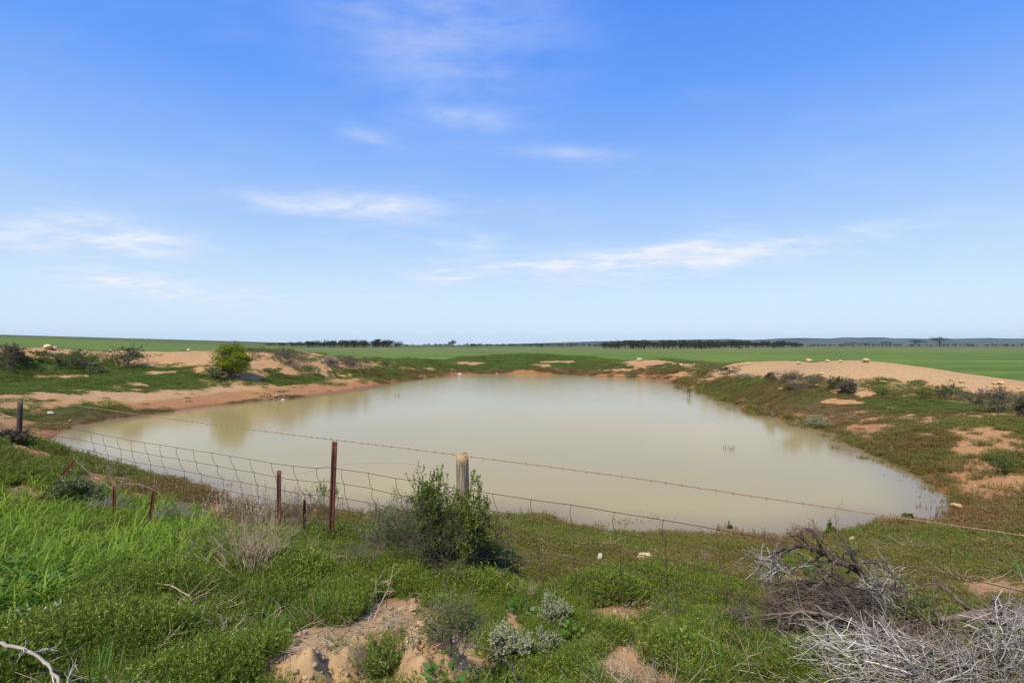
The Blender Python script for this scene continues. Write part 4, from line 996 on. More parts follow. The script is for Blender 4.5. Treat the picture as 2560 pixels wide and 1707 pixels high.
def shrub(rng, H, Wd, stems, P, leaf=None, flat=1.0):
    out = []; tips = []
    tot_ = sum(P.get('ratio', .6) ** k for k in range(P['levels'] + 1)) * .72
    for s_ in range(stems):
        a = rng.uniform(0, 6.283); lean = rng.uniform(.05, 1.0) ** .7 * math.atan2(Wd / 2, H) * 1.1
        d = np.array([math.cos(a) * math.sin(lean), math.sin(a) * math.sin(lean), math.cos(lean)])
        L = math.hypot(H * math.cos(lean), Wd / 2 * math.sin(lean)) / tot_ * rng.uniform(.8, 1.05)
        grow(rng, np.array([rng.normal(0, Wd * .05), rng.normal(0, Wd * .05), -.03]), d, L, P['r'] * rng.uniform(.7, 1.1), 0, P, out, tips)
    # bring to the wanted height and width
    allp = np.concatenate([o_[0] for o_ in out]); hz_ = np.percentile(allp[:, 2], 99); wx_ = np.percentile(np.abs(allp[:, :2]), 97) * 2
    S = np.array([Wd / wx_, Wd / wx_, H / hz_])
    br = MB()
    for p_, r_, dep in out:
        q_ = p_ * S; q_[:, 2] = np.maximum(q_[:, 2], -.04); br.tube(q_, r_, 4 if dep < 1 else 3, rng.rand(), dep < 1)
    lf = MB()
    if leaf:
        Ps = []; Ds = []
        for p_, d_ in tips:
            for _ in range(leaf['n']):
                t_ = rng.uniform(.1, 1.0) * len(d_); i_ = min(int(t_), len(d_) - 1)
                Ps.append((p_[i_] + (p_[i_ + 1] - p_[i_]) * (t_ - i_)) * S); Ds.append(d_[i_] * leaf.get('along', .8) + rng.normal(0, .6, 3) + UP * leaf.get('lift', .1))
        Ps = np.array(Ps); Ds = np.array(Ds)
        if 'drop' in leaf:  # bare below this share of the height
            kp = (Ps[:, 2] > H * leaf['drop'] * rng.uniform(.6, 1.3, len(Ps))); Ps, Ds = Ps[kp], Ds[kp]
        lf.leaves(Ps, Ds, leaf['L'] * rng.uniform(.6, 1.3, len(Ps)), leaf['W'] * rng.uniform(.7, 1.3, len(Ps)), rng)
    return br, lf
KINDS = {
    'leafy': dict(P=dict(levels=3, kids=[4, 4, 3], r=.012, spread=.8, ratio=.62, wander=.16), stems=6, twig='browntwig', leafm='shrubgreen', leaf=dict(n=7, L=.035, W=.012)),
    'dark': dict(P=dict(levels=3, kids=[4, 4, 3], r=.014, spread=.9, ratio=.62, wander=.2), stems=7, twig='mauvetwig', leafm='shrubdark', leaf=dict(n=9, L=.045, W=.017)),
    'greybrush': dict(P=dict(levels=3, kids=[5, 5, 4], r=.009, spread=.85, ratio=.6, wander=.2), stems=9, twig='mauvetwig', leafm='brushleaf', leaf=dict(n=9, L=.045, W=.014, drop=.08)),
    'salt': dict(P=dict(levels=3, kids=[4, 5, 3], r=.008, spread=.8, ratio=.6, wander=.2), stems=8, twig='greytwig', leafm='salt', leaf=dict(n=8, L=.032, W=.012)),
    'saltgreen': dict(P=dict(levels=3, kids=[4, 5, 3], r=.008, spread=.85, ratio=.6, wander=.2), stems=8, twig='mauvetwig', leafm='saltgreen', leaf=dict(n=10, L=.045, W=.016)),
    'greenmat': dict(P=dict(levels=3, kids=[4, 5, 3], r=.006, spread=.9, ratio=.6, wander=.2), stems=9, twig='browntwig', leafm='mat', leaf=dict(n=9, L=.045, W=.016)),
    'dead': dict(P=dict(levels=3, kids=[5, 6, 5], r=.007, spread=.75, ratio=.62, wander=.22), stems=9, twig='greytwig', leafm='deadtip', leaf=None),
    'pale': dict(P=dict(levels=3, kids=[5, 6, 4], r=.007, spread=.9, ratio=.62, wander=.3), stems=8, twig='paletwig', leafm=None, leaf=None),
}
def plant(name, label, cat, loc, H, Wd, kind, seed, group=None, **over):
    K_ = dict(KINDS[kind]); K_.update(over); rng_ = np.random.RandomState(seed)
    br, lf = shrub(rng_, H, Wd, K_['stems'], K_['P'], K_['leaf'])
    o_ = thing(name, label, cat, loc, rng_.uniform(0, 6.28), group)
    br.obj('branches', M[K_['twig']], o_)
    if lf.n: lf.obj('foliage', M[K_['leafm']], o_)
    return o_
def plant_px(name, label, cat, px, py, hpx, wpx, kind, seed, group=None, ydist=None, **over):
    p = on_ground(px, py) if ydist is None else at_y(px, py, ydist)
    k_ = p[1] / FPX; H_ = hpx * k_
    if ydist is not None: zt_ = p[2] + H_; p[2] = ground_z(p[0], p[1]); H_ = max(H_ * .6, zt_ - p[2])
    return plant(name, label, cat, p, H_, wpx * k_, kind, seed, group, **over)
GB = 'shrubs on the left bank'; GR = 'shrubs on the right bank'
BANK = [
    (307, 920, 56, 88, 'dark', GB, 'dark twiggy shrub on the left bank standing highest against the field'),
    (35, 905, 42, 70, 'greybrush', GB, 'grey brown brushy shrub at the far left of the bank'),
    (165, 906, 30, 80, 'saltgreen', GB, 'grey green shrub on the left bank below the pair of pale boulders'),
    (207, 918, 20, 46, 'dead', GB, 'small bare grey shrub left of the dark twiggy shrub'),
    (90, 890, 12, 46, 'greenmat', GB, 'flat green plant on the crest below the pair of pale boulders'),
    (12, 922, 20, 40, 'greybrush', GB, 'mauve grey shrub cut by the left edge on the bank'),
    (240, 930, 14, 60, 'saltgreen', GB, 'low grey green plant in front of the small bare shrub'),
    (545, 949, 34, 60, 'saltgreen', GB, 'grey green saltbush crouching under the left side of the tall green bush'),
    (712, 908, 40, 112, 'greybrush', GB, 'wide grey brushy shrub right of the tall green bush'),
    (884, 918, 30, 100, 'greybrush', GB, 'wide brushy shrub at the right end of the sandy bank'),
    (824, 915, 24, 34, 'dead', GB, 'narrow bare shrub between the two wide brushy shrubs'),
    (756, 928, 13, 70, 'greenmat', GB, 'low green mound plant on the bare sand below the wide brushy shrubs'),
    (669, 934, 14, 54, 'saltgreen', GB, 'low grey green plant on the sand just right of the tall green bush'),
    (963, 916, 12, 30, 'saltgreen', GB, 'small grey plant on the pale sand at the end of the left bank'),
    (560, 965, 7, 34, 'greenmat', GB, 'tiny dark plant on the beach below the tall green bush'),
    (690, 998, 20, 76, 'dark', GB, 'low dark clump around two stones at the edge of the water'),
    (25, 1108, 30, 60, 'greybrush', None, 'grey leaved shrub at the foot of the thin dark post'),
    (1573, 945, 10, 20, 'dead', None, 'small dark bare shrub standing at the far waterline'),
    (1694, 973, 10, 24, 'leafy', None, 'small olive shrub standing in the water nearer the far right shore'),
    (1722, 990, 18, 28, 'leafy', None, 'olive shrub standing in the water off the right bank'),
    (1784, 930, 20, 66, 'saltgreen', GR, 'spreading grey green shrub at the left foot of the sand mound'),
    (1822, 935, 20, 44, 'greybrush', GR, 'mauve brushy shrub at the left foot of the sand mound'),
    (1875, 946, 15, 66, 'salt', GR, 'pale low saltbush below the left end of the sand mound'),
    (1925, 958, 26, 22, 'greybrush', GR, 'thin upright twiggy shrub against the sand mound'),
    (1997, 975, 45, 90, 'greybrush', GR, 'large mauve and green shrub below the middle of the sand mound'),
    (2095, 976, 34, 66, 'dark', GR, 'dark open shrub right of the large mauve shrub'),
    (2122, 985, 32, 40, 'greybrush', GR, 'upright grey shrub beside the dark open shrub'),
    (2211, 990, 22, 40, 'greenmat', GR, 'bright green low plant at the foot of the sand mound'),
    (2311, 998, 30, 34, 'leafy', GR, 'sparse spindly shrub at the foot of the sand mound'),
    (2370, 993, 36, 76, 'dark', GR, 'rounded dark green shrub under the right slope of the sand mound'),
    (2424, 987, 14, 16, 'dead', GR, 'tiny bare shrub right of the rounded dark green shrub'),
    (2484, 1030, 62, 90, 'greybrush', GR, 'big grey green shrub at the right below the mound end'),
    (2556, 1052, 62, 60, 'greybrush', GR, 'grey shrub cut by the right edge of the picture'),
    (2043, 1068, 32, 66, 'salt', GR, 'silver grey bush at the right waterline'),
    (1936, 1043, 20, 36, 'dead', GR, 'small bare grey bush at the right waterline'),
    (2512, 1180, 48, 80, 'leafy', GR, 'dark green bush on the bare orange ground at the right'),
    (2080, 1352, 44, 26, 'leafy', None, 'small upright green bush in the shallows behind the brush heap'),
    (2275, 1302, 16, 22, 'leafy', None, 'little plant standing in the shallows under the barbed wire'),
    (1824, 1336, 26, 10, 'leafy', None, 'single green sprig standing at the near waterline'),
]
for q_, (px, py, h_, w_, kd, grp, lab) in enumerate(BANK):
    inw = 'in the water' in lab or 'shallows' in lab or 'waterline' in lab
    over = {}
    if h_ < 24 or w_ < 30:
        P_ = dict(KINDS[kd]['P']); P_['kids'] = [4, 3, 3]; over['P'] = P_; over['stems'] = 5
    if py < 960:      # further off: fewer but broader leaves
        lf_ = KINDS[kd]['leaf'] or dict(n=4, L=.05, W=.006, along=1.2)
        if lf_: over['leaf'] = dict(lf_, L=lf_['L'] * 1.5, W=lf_['W'] * 1.7)
        P_ = dict(over.get('P', KINDS[kd]['P'])); P_['r'] = P_['r'] * 1.9; over['P'] = P_
    o = plant_px('shrub', lab, 'shrub', px, py, h_, w_, kd, 300 + q_, grp, None, **over)
    if inw and ('in the water' in lab or 'shallows' in lab): o.location = at_z(px, py, -.02)

# the tall yellow-green bush on the left bank
p = on_ground(580, 946); k_ = p[1] / FPX
rng = np.random.RandomState(5); br = MB(); lf = MB(); out = []; tips = []
for s_ in range(7):
    a = rng.uniform(0, 6.28); ln = rng.uniform(.1, .55)
    grow(rng, [rng.normal(0, .12), rng.normal(0, .12), -.05], [math.cos(a) * math.sin(ln), math.sin(a) * math.sin(ln), math.cos(ln)], .95, .04, 0, dict(levels=3, kids=[5, 4, 4], spread=.8, ratio=.55, wander=.15, up=.04, r=.04), out, tips)
Hb, Wb = 92 * k_, 92 * k_
allp = np.concatenate([o_[0] for o_ in out]); S = np.array([Wb / (np.percentile(np.abs(allp[:, :2]), 96) * 2)] * 2 + [Hb / np.percentile(allp[:, 2], 99)])
for p_, r_, dep in out: br.tube(p_ * S, r_, 4, rng.rand(), False)
cen = rng.normal(size=(150, 3)); cen = norm(cen) * rng.uniform(.35, 1.0, (150, 1)) ** .6
cen = cen * np.array([Wb * .47, Wb * .47, Hb * .44]) + np.array([0, 0, Hb * .54]); cen[:, 2] = np.maximum(cen[:, 2], .18)
for c_ in cen:
    m_ = 70; d_ = norm(rng.normal(size=(m_, 3))); P = c_ + d_ * rng.uniform(.3, 1, (m_, 1)) * .17 * np.array([1, 1, .8]); lf.leaves(P, d_ + rng.normal(0, .5, (m_, 3)), .085 * rng.uniform(.6, 1.2, m_), .045 * rng.uniform(.7, 1.2, m_), rng, np.clip(rng.rand() * .5 + rng.rand(m_) * .5, 0, 1))
tb = thing('green_bush', 'tall rounded yellow green bush on the sandy left bank', 'bush', p)
br.obj('branches', M['browntwig'], tb); lf.obj('foliage', M['shrubbright'], tb)

# sprigs of reed standing in open water
for (px, py, h_, w_, lab) in [(993, 990, 12, 26, 'thin sprigs standing in the water off the left bank'), (1826, 1124, 18, 30, 'thin dark sprigs standing alone in the open water'), (1633, 955, 10, 12, 'thin reeds at the far right waterline'), (2340, 1296, 30, 60, 'brown reedy tuft in the shallows at the right corner of the water'), (2300, 1270, 14, 30, 'few thin stems in the water near the right corner'), (225, 1140, 24, 70, 'grassy stems in the water at the left corner of the dam')]:
    p = at_z(px, py, 0.0); k_ = p[1] / FPX; rng = np.random.RandomState(px); mb = MB(); nb_ = 14
    for q in range(nb_):
        b0 = np.array([rng.normal(0, w_ * k_ * .25), rng.normal(0, .06), -.12]); tp_ = b0 + np.array([rng.normal(0, .05), rng.normal(0, .05), .12 + h_ * k_ * rng.uniform(.4, 1.05)])
        mb.tube([b0, (b0 + tp_) / 2 + rng.normal(0, .01, 3), tp_], [.006, .005, .002], 3, rng.rand())
    o = mb.obj('water_reeds', M['browntwig']); o.location = p; tag(o, lab, 'reeds')
#PART4

# ------------------------------------------------------------------ shrubs of the foreground
FG = 'shrubs around the wooden post'
plant_px('shrub', 'upright green shrub just left of the wooden post', 'shrub', 1082, 1385, 195, 95, 'leafy', 501, FG, 5.2, stems=7,
         P=dict(levels=3, kids=[5, 4, 4], r=.010, spread=.55, ratio=.6, wander=.12, up=.12), leaf=dict(n=14, L=.03, W=.012, drop=.18))
plant_px('shrub', 'green shrub growing up around the wooden post', 'shrub', 1170, 1392, 175, 105, 'leafy', 502, FG, 5.15, stems=7,
         P=dict(levels=3, kids=[5, 4, 4], r=.011, spread=.6, ratio=.6, wander=.14, up=.10), leaf=dict(n=14, L=.03, W=.012, drop=.25))
plant_px('shrub', 'dense brown twiggy shrub at the foot of the wooden post', 'shrub', 1075, 1440, 210, 270, 'leafy', 503, FG, None, stems=22, twig='browntwig', leafm='shrubdark',
         P=dict(levels=3, kids=[5, 5, 4], r=.007, spread=.8, ratio=.6, wander=.2), leaf=dict(n=4, L=.024, W=.010, drop=.25))
plant_px('shrub', 'low olive shrub spreading left of the wooden post', 'shrub', 975, 1370, 130, 190, 'leafy', 504, FG, None, stems=12, twig='mauvetwig', leafm='saltgreen',
         P=dict(levels=3, kids=[5, 5, 4], r=.006, spread=.8, ratio=.6, wander=.2), leaf=dict(n=4, L=.024, W=.009))
plant_px('shrub', 'grey green shrub at the right foot of the wooden post', 'shrub', 1218, 1425, 95, 120, 'saltgreen', 505, FG, None, stems=10,
         P=dict(levels=3, kids=[5, 5, 3], r=.006, spread=.8, ratio=.6, wander=.2), leaf=dict(n=7, L=.026, W=.008))
plant_px('dead_bush', 'small ball of bleached bare twigs right of the wooden post', 'dead bush', 1222, 1468, 52, 88, 'pale', 506, None, None, P=dict(levels=3, kids=[4, 5, 4], r=.0035, spread=.9, ratio=.62, wander=.3))
plant_px('dead_bush', 'mauve grey bare bush in the green herbs left of the dense brown shrub', 'dead bush', 915, 1432, 85, 110, 'dead', 507, None, None, twig='mauvetwig', stems=12, P=dict(levels=3, kids=[4, 5, 4], r=.0035, spread=.7, ratio=.6, wander=.2))
plant_px('dead_bush', 'tall tan bush of bare upright sticks among the green herbs', 'dead bush', 625, 1448, 190, 230, 'dead', 508, None, None, twig='tantwig', stems=26,
         P=dict(levels=3, kids=[3, 3, 3], r=.0055, spread=.42, ratio=.66, wander=.13, up=.05))
plant_px('dead_bush', 'grey tangled dead bush behind the upright rusty picket', 'dead bush', 262, 1318, 75, 120, 'dead', 509, None, 7.9, stems=14, P=dict(levels=3, kids=[5, 5, 4], r=.005, spread=.8, ratio=.6, wander=.25))
plant_px('dead_bush', 'grey tangled dead bush right of the dark rusty picket', 'dead bush', 432, 1325, 78, 100, 'dead', 510, None, 7.6, stems=14, P=dict(levels=3, kids=[5, 5, 4], r=.005, spread=.8, ratio=.6, wander=.25))
plant_px('dead_bush', 'dark wiry bush between the short pickets and the tall steel post', 'dead bush', 735, 1322, 125, 90, 'dead', 511, None, 6.75, twig='browntwig', stems=7, P=dict(levels=3, kids=[4, 4, 3], r=.005, spread=.8, ratio=.62, wander=.2))
plant_px('shrub', 'sparse olive shrub behind the tall steel post', 'shrub', 812, 1322, 115, 90, 'leafy', 512, FG, 6.9, stems=6, twig='mauvetwig', P=dict(levels=3, kids=[4, 4, 3], r=.006, spread=.55, ratio=.62, wander=.14, up=.1), leaf=dict(n=5, L=.024, W=.008, drop=.45))
plant_px('shrub', 'bushy green and mauve shrub below the sand heap on its right', 'shrub', 1130, 1640, 150, 190, 'leafy', 513, None, None, stems=18, twig='mauvetwig', leafm='herb',
         P=dict(levels=3, kids=[4, 5, 4], r=.0045, spread=.75, ratio=.6, wander=.2), leaf=dict(n=2, L=.018, W=.006))
plant_px('shrub', 'silver saltbush with pale spikes standing in the green grass', 'shrub', 1390, 1572, 78, 62, 'salt', 514, 'silver saltbushes', None, stems=9,
         P=dict(levels=2, kids=[6, 5], r=.0035, spread=.55, ratio=.55, wander=.12, up=.12), leaf=dict(n=12, L=.017, W=.008))
plant_px('shrub', 'silver saltbush beside the right edge of the sand heap', 'shrub', 1262, 1665, 95, 95, 'salt', 515, 'silver saltbushes', None, stems=9,
         P=dict(levels=2, kids=[6, 6], r=.0035, spread=.6, ratio=.55, wander=.14, up=.1), leaf=dict(n=12, L=.017, W=.008))
plant_px('shrub', 'pale saltbush below the pale spiked one near the bottom', 'shrub', 1362, 1655, 75, 85, 'salt', 516, 'silver saltbushes', None, stems=9,
         P=dict(levels=2, kids=[6, 6], r=.0035, spread=.6, ratio=.55, wander=.14, up=.1), leaf=dict(n=12, L=.017, W=.008))
plant_px('shrub', 'bright green herb clump growing in the middle of the sand heap', 'shrub', 955, 1700, 105, 120, 'greenmat', 517, None, None, stems=22, leafm='herb', P=dict(levels=2, kids=[5, 4], r=.002, spread=.6, ratio=.6, wander=.15, up=.12), leaf=dict(n=8, L=.02, W=.005))
plant_px('dead_bush', 'dry straw tuft on the sand heap left of the herb clump', 'dead bush', 897, 1690, 95, 70, 'dead', 518, None, None, twig='tantwig', stems=22, P=dict(levels=2, kids=[4, 4], r=.0022, spread=.6, ratio=.65, wander=.18))
plant_px('dead_bush', 'mauve bare bush in the green herbs right of the saltbushes', 'dead bush', 1840, 1590, 80, 110, 'greybrush', 519, None, None, stems=12, P=dict(levels=3, kids=[4, 5, 3], r=.004, spread=.8, ratio=.6, wander=.2), leaf=dict(n=3, L=.02, W=.007))
plant_px('dead_bush', 'small grey dome of dry twigs above the sandy patch', 'dead bush', 1676, 1628, 34, 46, 'dead', 520, None, None, stems=14, P=dict(levels=2, kids=[5, 5], r=.002, spread=.6, ratio=.6, wander=.2))
plant_px('dead_bush', 'small grey bare bush on the near shore behind the fence', 'dead bush', 1766, 1408, 28, 50, 'dead', 521, None, None, stems=9, P=dict(levels=2, kids=[5, 5], r=.003, spread=.8, ratio=.6, wander=.2))
plant_px('dead_bush', 'forked bare twigs right of the bleached twig ball', 'dead bush', 1335, 1512, 70, 90, 'dead', 522, None, None, twig='tantwig', stems=5, P=dict(levels=2, kids=[3, 4], r=.004, spread=.7, ratio=.6, wander=.18))
plant_px('shrub', 'silver felty plant with broad lobed leaves at the lower left', 'plant', 95, 1600, 60, 130, 'salt', 523, None, None, leafm='silver', stems=10, P=dict(levels=1, kids=[5], r=.003, spread=.7, ratio=.6, wander=.15), leaf=dict(n=9, L=.05, W=.022))
plant_px('shrub', 'grey green plant half hidden in the grass above the silver felty plant', 'plant', 175, 1255, 60, 110, 'saltgreen', 524, None, None)

def px_branch(name, label, cat, path, r0, r1, mat, seed, group=None, kids=0, kl=.25, P=None, smoothn=6):
    """a branch through photograph points given as (px, py, distance)"""
    rng_ = np.random.RandomState(seed); pts_ = np.array([at_y(*p) for p in path]); o0 = pts_[0].copy(); pts_ = pts_ - o0
    tt = np.linspace(0, len(pts_) - 1, smoothn * (len(pts_) - 1) + 1); Q_ = np.stack([np.interp(tt, np.arange(len(pts_)), pts_[:, c_]) for c_ in range(3)], -1)
    ker = np.array([.25, .5, .25])
    for _ in range(3): Q_[1:-1] = .25 * Q_[:-2] + .5 * Q_[1:-1] + .25 * Q_[2:]
    Q_[1:-1] += rng_.normal(0, r0 * .25, (len(Q_) - 2, 3)); rr = np.linspace(r0, r1, len(Q_)) * (1 + .12 * rng_.normal(size=len(Q_)))
    mb_ = MB(); mb_.tube(Q_, rr, 8, .4); root = thing(name, label, cat, o0, 0, group); mb_.obj('limb', M[mat], root, True)
    if kids:
        tw = MB(); out_ = []; tips_ = []; PP = P or dict(levels=2, kids=[3, 3], r=.005, spread=.7, ratio=.6, wander=.22, up=.0)
        for k in range(kids):
            i_ = rng_.randint(len(Q_) // 5, len(Q_)); d_ = Q_[min(i_ + 1, len(Q_) - 1)] - Q_[max(i_ - 1, 0)]
            pd = norm(rng_.normal(size=3)) * np.array([1, .8, 1]); grow(rng_, Q_[i_], norm(d_) + pd * .8, kl * rng_.uniform(.5, 1.3), max(rr[i_] * .5, .0025), 0, PP, out_, tips_)
        for p_, r_, dep in out_: tw.tube(p_, r_, 4 if dep < 2 else 3, rng_.rand(), False)
        tw.obj('twigs', M[mat], root)
    return root
HB = 'dead branches of the brush heap'
px_branch('dead_branch', 'long dark forked branch reaching up left from the brush heap over the water', 'branch', [(2210, 1560, 3.85), (2182, 1470, 3.9), (2150, 1425, 3.95), (2119, 1412, 4.0), (2082, 1400, 4.0), (2051, 1378, 4.05), (2001, 1364, 4.05), (1946, 1370, 4.1), (1930, 1400, 4.1)], .030, .008, 'bark', 601, HB, 16, .22)
px_branch('dead_branch', 'thin dark branch tip rising highest at the left of the brush heap', 'branch', [(2060, 1385, 4.0), (2045, 1355, 4.0), (2036, 1338, 4.0), (2020, 1328, 4.0)], .010, .004, 'bark', 602, HB, 5, .12)
px_branch('dead_branch', 'bare branch sweeping up to a point in the middle of the brush heap', 'branch', [(2160, 1440, 3.9), (2148, 1417, 3.9), (2126, 1388, 3.92), (2113, 1357, 3.95), (2086, 1328, 4.0)], .012, .004, 'bark', 603, HB, 5, .14)
px_branch('dead_branch', 'curved thin branch behind the middle of the brush heap', 'branch', [(2275, 1480, 3.7), (2259, 1459, 3.7), (2222, 1425, 3.75), (2185, 1406, 3.8), (2155, 1408, 3.85)], .010, .004, 'bark', 604, HB, 5, .14)
px_branch('dead_branch', 'angled branch with a forked top at the right of the brush heap', 'branch', [(2430, 1530, 3.45), (2408, 1512, 3.45), (2383, 1484, 3.5), (2337, 1456, 3.55), (2300, 1462, 3.6)], .012, .005, 'browntwig', 605, HB, 4, .12)
px_branch('dead_branch', 'straight upright stick at the right of the brush heap', 'branch', [(2340, 1560, 3.5), (2334, 1506, 3.5), (2331, 1440, 3.5)], .008, .005, 'browntwig', 606, HB, 1, .08)
px_branch('dead_branch', 'dark horizontal branch through the left of the brush heap', 'branch', [(2190, 1480, 3.8), (2120, 1462, 3.85), (2060, 1455, 3.9), (2000, 1448, 3.9), (1935, 1460, 3.95)], .018, .006, 'bark', 607, HB, 18, .2)
px_branch('dead_branch', 'lower dark branch through the left of the brush heap', 'branch', [(2180, 1510, 3.75), (2100, 1490, 3.8), (2030, 1478, 3.85), (1950, 1472, 3.9)], .016, .006, 'bark', 608, HB, 18, .2)
px_branch('dead_branch', 'grey branch lying low at the left end of the brush heap', 'branch', [(2160, 1560, 3.5), (2076, 1537, 3.55), (1995, 1529, 3.6), (1905, 1538, 3.65)], .018, .007, 'browntwig', 609, HB, 12, .16)
px_branch('dead_branch', 'twisted branch hanging in the left of the brush heap', 'branch', [(2090, 1400, 3.95), (2060, 1450, 3.9), (2010, 1490, 3.85), (1960, 1500, 3.85), (1940, 1530, 3.85)], .012, .005, 'browntwig', 610, HB, 16, .2)
# fallen log with a splintered stump end
a0 = at_y(2345, 1548, 3.42); a1 = at_y(2500, 1538, 3.40); a2 = at_y(2610, 1590, 3.28)
root = thing('fallen_log', 'fallen weathered log with a splintered stump at the right of the brush heap', 'log', a1); mb = MB()
pp = np.array([a0, (a0 + a1) / 2 + np.array([0, 0, .01]), a1, (a1 + a2) / 2 + [0, 0, .01], a2]) - a1; tt = np.linspace(0, 4, 30); Q_ = np.stack([np.interp(tt, np.arange(5), pp[:, c_]) for c_ in range(3)], -1)
rng = np.random.RandomState(3)
mb.tube(Q_, np.interp(tt, [0, 1, 2, 3, 4], [.010, .034, .056, .075, .07]) * (1 + .08 * rng.normal(size=30)), 12, .5); mb.obj('trunk', M['browntwig'], root, True)
mb = MB()
for q in range(12):
    d_ = norm(np.array([rng.normal(-.1, .35), rng.normal(0, .3), 1.0])); b0 = np.array([rng.normal(0, .035), rng.normal(-.01, .025), .015]); mb.tube([b0, b0 + d_ * .05, b0 + d_ * rng.uniform(.07, .15)], [.018, .013, .002], 5, rng.rand())
mb.obj('splintered_stump', M['bark'], root)
HT = 'bleached twig bushes of the brush heap'
def tangle(label, px, py, yd, wpx, hpx, dep, n_, mat, seed, head=0.0, r=.0032, rise=0.0):
    """a heap of loose bent twigs lying across one another"""
    rng_ = np.random.RandomState(seed); p = at_y(px, py, yd); g_ = ground_z(p[0], p[1]); k_ = yd / FPX; p[2] = max(g_, p[2]) if rise == 0 else p[2] + rise
    Wd_, H = wpx * k_, hpx * k_; root = thing('dead_bush', label, 'dead bush', p, 0, HT); tw = MB()
    for _ in range(n_):
        c_ = rng_.uniform(-1, 1, 3); c_ = c_ / max(1, np.linalg.norm(c_)) ; c_ = c_ * np.array([Wd_ / 2, dep / 2, H * .5]) + np.array([0, 0, H * .42])
        a = head + rng_.normal(0, .7); e_ = rng_.normal(.12, .38); d_ = np.array([math.cos(a) * math.cos(e_), math.sin(a) * math.cos(e_) * .8, math.sin(e_)]); L = rng_.uniform(.12, .42)
        pts_ = [c_ - d_ * L / 2]; 
        for q in range(6):
            d_ = norm(d_ + rng_.normal(0, .17, 3) - UP * .03); pts_.append(pts_[-1] + d_ * L / 6)
        rr = r * rng_.choice([.5, .7, 1.0, 1.7], p=[.35, .35, .22, .08]); tw.tube(pts_, np.linspace(rr, rr * .45, 7), 4, rng_.rand(), False)
        for q in range(rng_.randint(1, 4)):
            i_ = rng_.randint(1, 6); d2 = norm(norm(pts_[i_] - pts_[i_ - 1]) + rng_.normal(0, .5, 3)); l2 = L * rng_.uniform(.2, .5); m_ = pts_[i_] + d2 * l2 * .5 + rng_.normal(0, .008, 3); tw.tube([pts_[i_], m_, m_ + norm(d2 + rng_.normal(0, .25, 3)) * l2 * .5], [rr * .7, rr * .55, rr * .3], 3, rng_.rand(), False)
    tw.obj('twigs', M[mat], root); return root
tangle('large white tangle of bleached twigs at the front of the brush heap', 2170, 1690, 3.15, 330, 105, .5, 360, 'paletwig', 751, 2.5, .0030, .0)
tangle('grey tangle of twigs at the bottom right of the brush heap', 2420, 1715, 2.95, 330, 100, .5, 340, 'greytwig', 752, .9, .0028, .0)
tangle('white tangle of twigs at the right edge of the picture', 2575, 1610, 3.1, 190, 100, .4, 170, 'paletwig', 753, .4, .0028, -.02)
tangle('small white tangle hanging on the end of the long dark branch', 1930, 1440, 4.1, 55, 50, .12, 60, 'paletwig', 754, 1.2, .0024, .03)
tangle('white twigs sticking up behind the middle of the brush heap', 2225, 1478, 3.75, 90, 40, .2, 50, 'paletwig', 755, 1.6, .0024, -.02)
tangle('brown tangle of fine twigs at the left of the brush heap', 2040, 1545, 3.8, 240, 80, .45, 260, 'browntwig', 756, 2.9, .0030, -.02)
tangle('brown tangle of twigs under the long dark branch', 2150, 1530, 3.7, 220, 70, .4, 200, 'bark', 757, 2.6, .0036, -.02)
tangle('mauve grey twigs in the middle of the brush heap', 2300, 1610, 3.35, 300, 70, .45, 240, 'mauvetwig', 758, .6, .0028, -.06)
plant_px('shrub', 'leafy twigs still green in the middle of the brush heap', 'shrub', 2290, 1560, 90, 150, 'saltgreen', 708, None, 3.55, leafm='shrubgreen', stems=10, P=dict(levels=2, kids=[5, 5], r=.005, spread=.8, ratio=.6, wander=.2), leaf=dict(n=7, L=.025, W=.009))
plant_px('shrub', 'green herb clump growing through the front of the brush heap', 'shrub', 2340, 1706, 70, 90, 'greenmat', 709, None, None, leafm='herb', stems=16, P=dict(levels=2, kids=[4, 4], r=.003, spread=.7, ratio=.6, wander=.2), leaf=dict(n=8, L=.02, W=.006))
px_branch('dead_branch', 'bleached curved branch in the bottom left corner', 'branch', [(-60, 1600, 2.62), (0, 1606, 2.6), (60, 1620, 2.55), (115, 1655, 2.5), (150, 1705, 2.42), (160, 1760, 2.35)], .009, .006, 'paletwig', 611, None, 6, .12)
px_branch('dead_branch', 'thin bare stalk leaning above the sand heap', 'branch', [(930, 1560, 3.35), (945, 1520, 3.4), (972, 1470, 3.45), (985, 1412, 3.5)], .004, .0015, 'tantwig', 612, None, 3, .07)
px_branch('dead_branch', 'broken pale stick lying in the herbs below the tan stick bush', 'branch', [(480, 1495, 3.9), (430, 1462, 3.95), (388, 1458, 4.0)], .005, .003, 'tantwig', 613, None, 3, .08)
px_branch('dead_branch', 'dark thin stick leaning at the bottom beside the saltbush', 'branch', [(1300, 1720, 2.75), (1280, 1680, 2.78), (1262, 1640, 2.8)], .006, .003, 'browntwig', 614, None, 2, .08)

